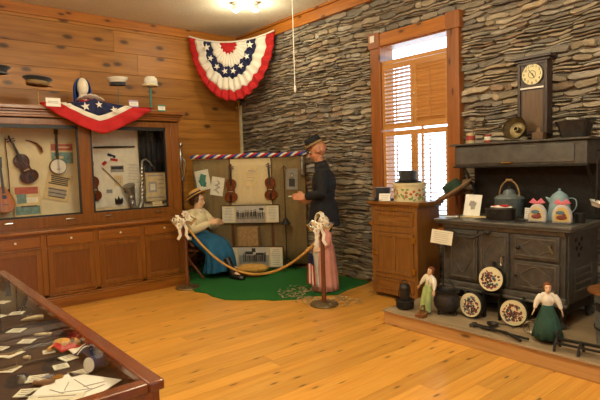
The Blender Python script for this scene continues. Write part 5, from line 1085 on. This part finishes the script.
t = thing('iron_pot', 'short black iron pot with a tall chimney lid at the left end of the platform', 'pot', (-3.07, 3.86, HZ)); MB().lathe([(.06, 0), (.085, .02), (.088, .08), (.095, .085), (.09, .09), (.075, .085)], 24).build('pot_body', 'iron_dark', t); MB().lathe([(.045, .08), (.05, .1), (.05, .2), (.055, .21), (.035, .24), (.01, .25)], 20).build('chimney', 'iron', t); MB().tube([(.08*cos(pi*i/10), 0, .08+.2*sin(pi*i/10)) for i in range(11)], .004, 6).build('wire_bail', 'iron_dark', t)
flatiron('rusty flatiron at the platform edge left of the cauldron', (-2.80, 3.77, HZ), rad(100), 1.15, 'bowl_wood')
t = thing('fire_poker_tongs', 'long black iron tongs lying on the platform in front of the girl doll', 'tongs', (-2.12, 3.80, HZ+.012), (0, 0, rad(-8)))
MB().tube([(-.18, .0, .012), (-.05, .015, .012), (.12, .0, .012), (.30, .02, .012)], .011, 8).build('tong_arm', 'iron_dark', t); MB().tube([(-.18, -.03, .01), (-.05, -.01, .012), (.12, .0, .02), (.28, -.05, .01)], .011, 8).build('tong_arm', 'iron_dark', t); MB().ell((-.19, 0, .014), (.025, .03, .014)).ell((-.19, -.04, .012), (.02, .02, .012)).build('grip', 'iron', t)
t = thing('iron_ladle', 'small black iron scoop lying behind the long tongs', 'scoop', (-2.20, 3.93, HZ), (0, 0, rad(20))); MB().lathe([(.02, 0), (.045, .02), (.05, .035), (.042, .03), (.015, .006)], 20).build('scoop_bowl', 'iron', t); MB().tube([(.04, 0, .03), (.12, 0, .035), (.17, 0, .012)], .006, 8).build('handle', 'iron', t)
t = thing('wire_rings', 'pair of bent grey wire rings between the last skillet and the girl doll', 'wire', (-1.89, 3.95, HZ+.004), (0, 0, 0))
for k, (dx, r_, tz) in enumerate(((0, .05, 25), (.05, .065, -20))): MB().tube([(dx+r_*cos(a*pi/10), .0, r_+.004+r_*sin(a*pi/10)) for a in range(20)], .004, 6, loop=True).build('ring', 'silver', t, rot=(0, 0, rad(tz)))
t = thing('boot_scraper', 'black cast iron stand with short legs at the right end of the platform', 'stand', (-1.45, 3.80, HZ), (0, 0, rad(6)))
MB().bx(-.17, .17, -.012, .012, .07, .09).bx(-.15, .15, -.05, -.03, .05, .065).build('crossbar', 'iron_dark', t, bev=.003)
for sx in (-.16, 0, .16):
    MB().tube([(sx, -.07, 0), (sx, -.05, .05), (sx, 0, .085), (sx, .05, .05), (sx, .07, 0)], .010, 8).build('leg', 'iron_dark', t)
for sx in (-.16, .16): MB().tube([(sx, 0, .08), (sx, 0, .13), (sx+.02, 0, .145)], .009, 8).build('upright', 'iron', t)
t = thing('lidded_churn', 'large grey metal pail with a wide wooden lid right of the stove', 'pail', (-1.30, 4.18, HZ))
MB().lathe([(.17, 0), (.175, .02), (.185, .20), (.19, .38), (.20, .39), (.195, .40)], 40).build('pail_body', 'zinc', t, smooth=40); MB().lathe([(.189, .12), (.193, .13), (.190, .14)], 40, caps=False).lathe([(.193, .30), (.198, .31), (.195, .32)], 40, caps=False).build('hoop', 'iron', t)
MB().lathe([(.235, .40), (.235, .415), (.22, .42), (.14, .455), (.05, .465), (.001, .466)], 40).build('lid', 'bowl_wood', t, smooth=40)
for s in (-1,): MB().box((-.12, -.15, .30), (.05, .01, .06), rot=(0, 0, rad(-38))).build('ear_plate', 'iron', t)
tag(MB().lathe([(.03, 0), (.034, .01), (.034, .045), (.028, .05)], 20).build('salt_dish', 'enamel_white', loc=(-1.36, 4.17, HZ+.467)), 'small white dish standing on the wooden pail lid', 'dish')
tag(MB().prism([(0, 0), (.10, .01), (.13, .0), (.14, -.03), (.07, -.05), (.02, -.04)], .004, ax='y').build('star_sticker', 'paper_old', loc=(-1.20, 3.683, .10)), 'torn pale sticker on the platform front board at the right edge', 'sticker')

# ============================================================ TABLE CASE (foreground)
CZ = .95
t = thing('table_display_case', 'mahogany table case with a glass top in the foreground', 'display case', (-2.5, .2, 0))
x0, x1, y0, y1 = -1.16, 1.145, -.62, .405; fw = .048
b = MB(); b.bx(x0, x1, y1-fw, y1, CZ-.03, CZ).bx(x0, x1, y0, y0+fw, CZ-.03, CZ).bx(x0, x0+fw, y0+fw, y1-fw, CZ-.03, CZ).bx(x1-fw, x1, y0+fw, y1-fw, CZ-.03, CZ); b.build('lid_frame', 'mahogany', t, bev=.006)
i_ = .012
MB().bx(x0+i_, x1-i_, y1-i_-.02, y1-i_, .62, CZ-.031).bx(x0+i_, x1-i_, y0+i_, y0+i_+.02, .62, CZ-.031).bx(x0+i_, x0+i_+.02, y0+.03, y1-.03, .62, CZ-.031).bx(x1-i_-.02, x1-i_, y0+.03, y1-.03, .62, CZ-.031).build('case_sides', 'mahogany', t, bev=.003)
IZ = .885
MB().bx(x0+.03, x1-.03, y0+.03, y1-.03, IZ-.03, IZ).build('display_bed', 'case_felt', t)
MB().bx(x0+fw-.005, x1-fw+.005, y0+fw-.005, y1-fw+.005, CZ-.012, CZ-.007).build('glass_top', 'glass', t)
for a in (x0+.06, x1-.06):
    for c in (y0+.06, y1-.06): MB().lathe([(.022, 0), (.03, .1), (.035, .5), (.04, .62)], 14, c=(a, c, 0)).build('leg', 'mahogany', t)
for yy in (.28, -.3): MB().lathe([(.008, 0), (.008, .01), (.013, .014), (.012, .022), (.001, .025)], 14, ax='x', c=(x1-i_, yy, .885)).build('lid_knob', 'brass', t)
q = .8636
def cp(x, y): return (x*q, y*q)
cards = [((-3.14, .56), .10, .07, 20, 'at the far end beside the powder horn'), ((-3.14, .47), .09, .07, -10, 'at its far left end'), ((-2.79, .49), .10, .07, 10, 'left of the bone tool'), ((-2.57, .49), .09, .06, 12, 'in front of the bone tool'), ((-3.48, .55), .09, .06, 0, 'farthest from the viewer'), ((-2.35, .53), .07, .05, 40, 'left of the brown leather toy'), ((-2.21, .57), .10, .06, -28, 'touching the folded flag'), ((-2.25, .36), .10, .07, 5, 'left of the blue ribbon bell'), ((-2.07, .42), .10, .07, 25, 'left of the leather pouch'), ((-2.13, .52), .08, .06, 45, 'beside the round medal'), ((-2.01, .55), .09, .06, 50, 'between medal and striped mug'), ((-1.96, .36), .09, .07, 15, 'at the nearest left corner'), ((-2.55, .38), .08, .05, 0, 'at the left photo edge')]
for (p, w_, h_, a, lab) in cards:
    x, y = cp(*p); lyings('caption_card', 'small white caption card in the table case, '+lab, 'card', w_*.6, h_*.8, 'paper', lines(3, .5, -.5, 1.4, 1, .1), (x, y, IZ+.0035), rad(a+40), mats=('ink_light',))
x, y = cp(-2.44, .40); lyings('badge_card', 'white card bearing a brown oval badge in the table case', 'card', .07, .07, 'paper', [(0, 0, 1., .7, 1, .4), (0, 0, .7, .95, 1)], (x, y, IZ+.0035), rad(30), mats=('leather',))
x, y = cp(-1.88, .50); lyings('map_sheet', 'large white map with pencil lines at the near end of the table case', 'map', .21, .18, 'paper_white', [(0, .3, 1., .03, 1, .4), (.2, -.2, .9, .03, 1, -.6), (-.3, 0, .6, .03, 1, 1.), (.4, .4, .6, .03, 1, -.9), (0, -.5, 1.2, .03, 1, .15), (.6, 0, .03, 1., 1, .3)], (x, y, IZ+.0035), rad(30), mats=('ink_light',))
x, y = cp(-1.80, .40); lyings('map_sheet', 'second white sheet partly under the large map in the table case', 'map', .16, .12, 'paper', lines(4), (x, y, IZ+.006), rad(55), mats=('ink_light',))
x, y = cp(-2.92, .62); tag(MB().at(sc=.62).tube([(-.07, 0, .015), (-.03, 0, .022), (.03, .01, .024), (.07, .03, .018)], [.006, .014, .02, .022], 12).build('powder_horn', 'bone', loc=(x, y-.03, IZ), rot=(0, 0, rad(60))), 'curved tan powder horn at the far end of the table case', 'horn')
x, y = cp(-2.62, .57); tag(MB().at(sc=.62).ell((0, 0, .012), (.045, .018, .012)).ell((.045, .0, .012), (.015, .02, .012)).ell((-.045, 0, .01), (.02, .012, .01)).build('bone_tool', 'bone', loc=(x, y, IZ), rot=(0, 0, rad(50)), remesh=.004), 'pale knobbly bone tool in the middle of the table case', 'bone')
t = thing('leather_toy', 'brown leather animal toy lying left of the folded flag', 'toy', (cp(-2.35, .59)+(IZ,)), (0, 0, rad(35)))
MB().ell((0, 0, .022), (.045, .025, .022)).ell((.05, 0, .028), (.022, .02, .02)).tube([(-.02, .015, .02), (-.03, .05, .01)], .01, 8).tube([(.02, .015, .02), (.03, .05, .01)], .01, 8).tube([(-.02, -.015, .02), (-.03, -.05, .01)], .01, 8).build('body', 'straw', t, remesh=.005); MB().ell((.055, .015, .046), .009, 8).build('ear', 'leather', t); MB().ell((.055, -.015, .046), .009, 8).build('ear', 'leather', t)
t = thing('folded_flag', 'crumpled red, white and blue starred flag at the table case right side', 'flag', (cp(-2.235, .635)+(IZ,)), (0, 0, rad(22)))
def ff(u, v): return (-.13+.26*u, -.045+.085*v, .012+.014*sin(u*11+v*3)**2+.008*sin(v*pi))
MB().grid(30, 12, ff, mf=lambda u, v: 0 if u < .45 else (1 if u < .52 else (2 if u < .60 else (1 if u < .64 else 2)))).build('flag_cloth', ['red', 'white_cloth', 'navy'], t, solid=.003, smooth=80)
MB().at((.075, 0, .034), (rad(-90), 0, .5)).prism(star(5, .024), .002, ax='y').build('star', 'white_cloth', t)
t = thing('striped_mug', 'white and dark blue enamel mug lying in the near right corner of the table case', 'mug', (cp(-2.0, .615)+(IZ+.026,)), (rad(80), 0, rad(25)))
MB().lathe([(.026, -.03), (.026, .03), (.024, .03), (.023, -.025)], 24).build('mug_body', 'navy', t); MB().lathe([(.001, .022), (.022, .022), (.024, .031)], 24).build('white_inside', 'enamel_white', t); MB().tube([(.024, 0, .015), (.04, 0, .01), (.04, 0, -.01), (.024, 0, -.015)], .004, 8).build('handle', 'navy', t)
t = thing('hand_bell', 'small grey bell with a blue ribbon at the near left of the table case', 'bell', (cp(-2.09, .375)+(IZ,)), (0, 0, rad(20))); MB().lathe([(.03, 0), (.026, .012), (.015, .028), (.004, .032)], 20, sy=.8).build('bell_body', 'pewter', t); MB().tube([(0, 0, .028), (-.03, .02, .02), (-.08, .03, .006)], [(.009, .003)]*3, 8).build('ribbon', 'pewter_blue', t); t.scale = (.65, .65, .65)
x, y = cp(-1.99, .43); tag(MB().at(sc=.6).ell((0, 0, .018), (.042, .026, .018)).ell((.03, .01, .02), (.02, .022, .016)).tube([(-.03, 0, .02), (-.06, .0, .018)], [.014, .02], 10).build('leather_pouch', 'leather', loc=(x, y, IZ), rot=(0, 0, rad(60)), remesh=.005), 'crumpled tan leather pouch left of the large map', 'pouch')
t = thing('medal', 'dark cloth with a round shiny medal behind the map', 'medal', (cp(-2.02, .48)+(IZ,)), (0, 0, rad(40))); MB().bx(-.06, .06, -.03, .03, 0, .006).build('dark_cloth', 'iron_dark', t, bev=.002); MB().lathe([(.018, .006), (.017, .010), (.001, .011)], 20).build('disc', 'brass', t); MB().bx(-.05, -.02, -.012, .012, .006, .009).build('ribbon', 'pewter_blue', t)
def sabre(label, a, c, r):
    A_, C_ = Vector(cp(*a)+(IZ+.009,)), Vector(cp(*c)+(IZ+.009,)); t = thing('sabre', label, 'sword', A_, (0, 0, math.atan2(C_.y-A_.y, C_.x-A_.x))); L = (C_-A_).length
    MB().tube([(.08, 0, 0), (L*.5, .008, 0), (L, .02, 0)], [(.009, .004), (.008, .004), (.003, .002)], 8).build('blade', 'iron', t); MB().cyl((-.02, 0, 0), (.07, 0, 0), .008).build('grip', 'ebony', t); MB().tube([(-.01, 0, .0), (.03, -.025, 0), (.075, -.012, 0)], .004, 6).build('guard', 'tarnish', t)
sabre('dark sabre lying below the leather toy in the table case', (-2.28, .31), (-2.22, .60), .01); sabre('second dark sabre lying behind the first one in the table case', (-2.46, .36), (-2.47, .62), .01)
x, y = cp(-2.33, .44); tag(MB().at(sc=.6).tube([(-.02, 0, .012), (.0, 0, .014), (.02, 0, .014)], [.010, .013, .012], 12).build('wooden_thimble', 'bone', loc=(x, y, IZ), rot=(0, 0, rad(40))), 'small tan wooden thimble case between the two sabres', 'thimble case')

# shared groups for repeats
for o in list(bpy.data.objects):
    n, l = o.name.split('.')[0], o.get('label', '')
    if 'category' not in o: continue
    g = {'painted_skillet': 'painted skillets on the platform', 'teapot_cosy': 'cloth tea cosies on the stove', 'cloth_doll': 'cloth dolls on the platform', 'top_hat': 'top hats on the icebox', 'stanchion': 'rope stanchions', 'flower_bow': 'flower bows on the stanchions',
         'picture_strip': 'long framed photographs on the screen', 'ceiling_spotlight': 'ceiling spotlights near the corner', 'unseen_pendant': 'unseen globe pendant lamps', 'tin_can': 'tin cans on the stove hood', 'sabre': 'sabres in the table case'}.get(n)
    if n == 'violin': g = 'violins on the screen' if 'screen' in l or 'soldier' in l or 'document' in l else 'violins in the wall case'
    if n == 'caption_card' and 'table case' in l: g = 'caption cards in the table case'
    if n == 'hat_stand' and 'icebox' not in l: g = 'hat stands on the wall case'
    if n == 'violin_bow': g = 'violin bows in the wall case'
    if g: o['group'] = g
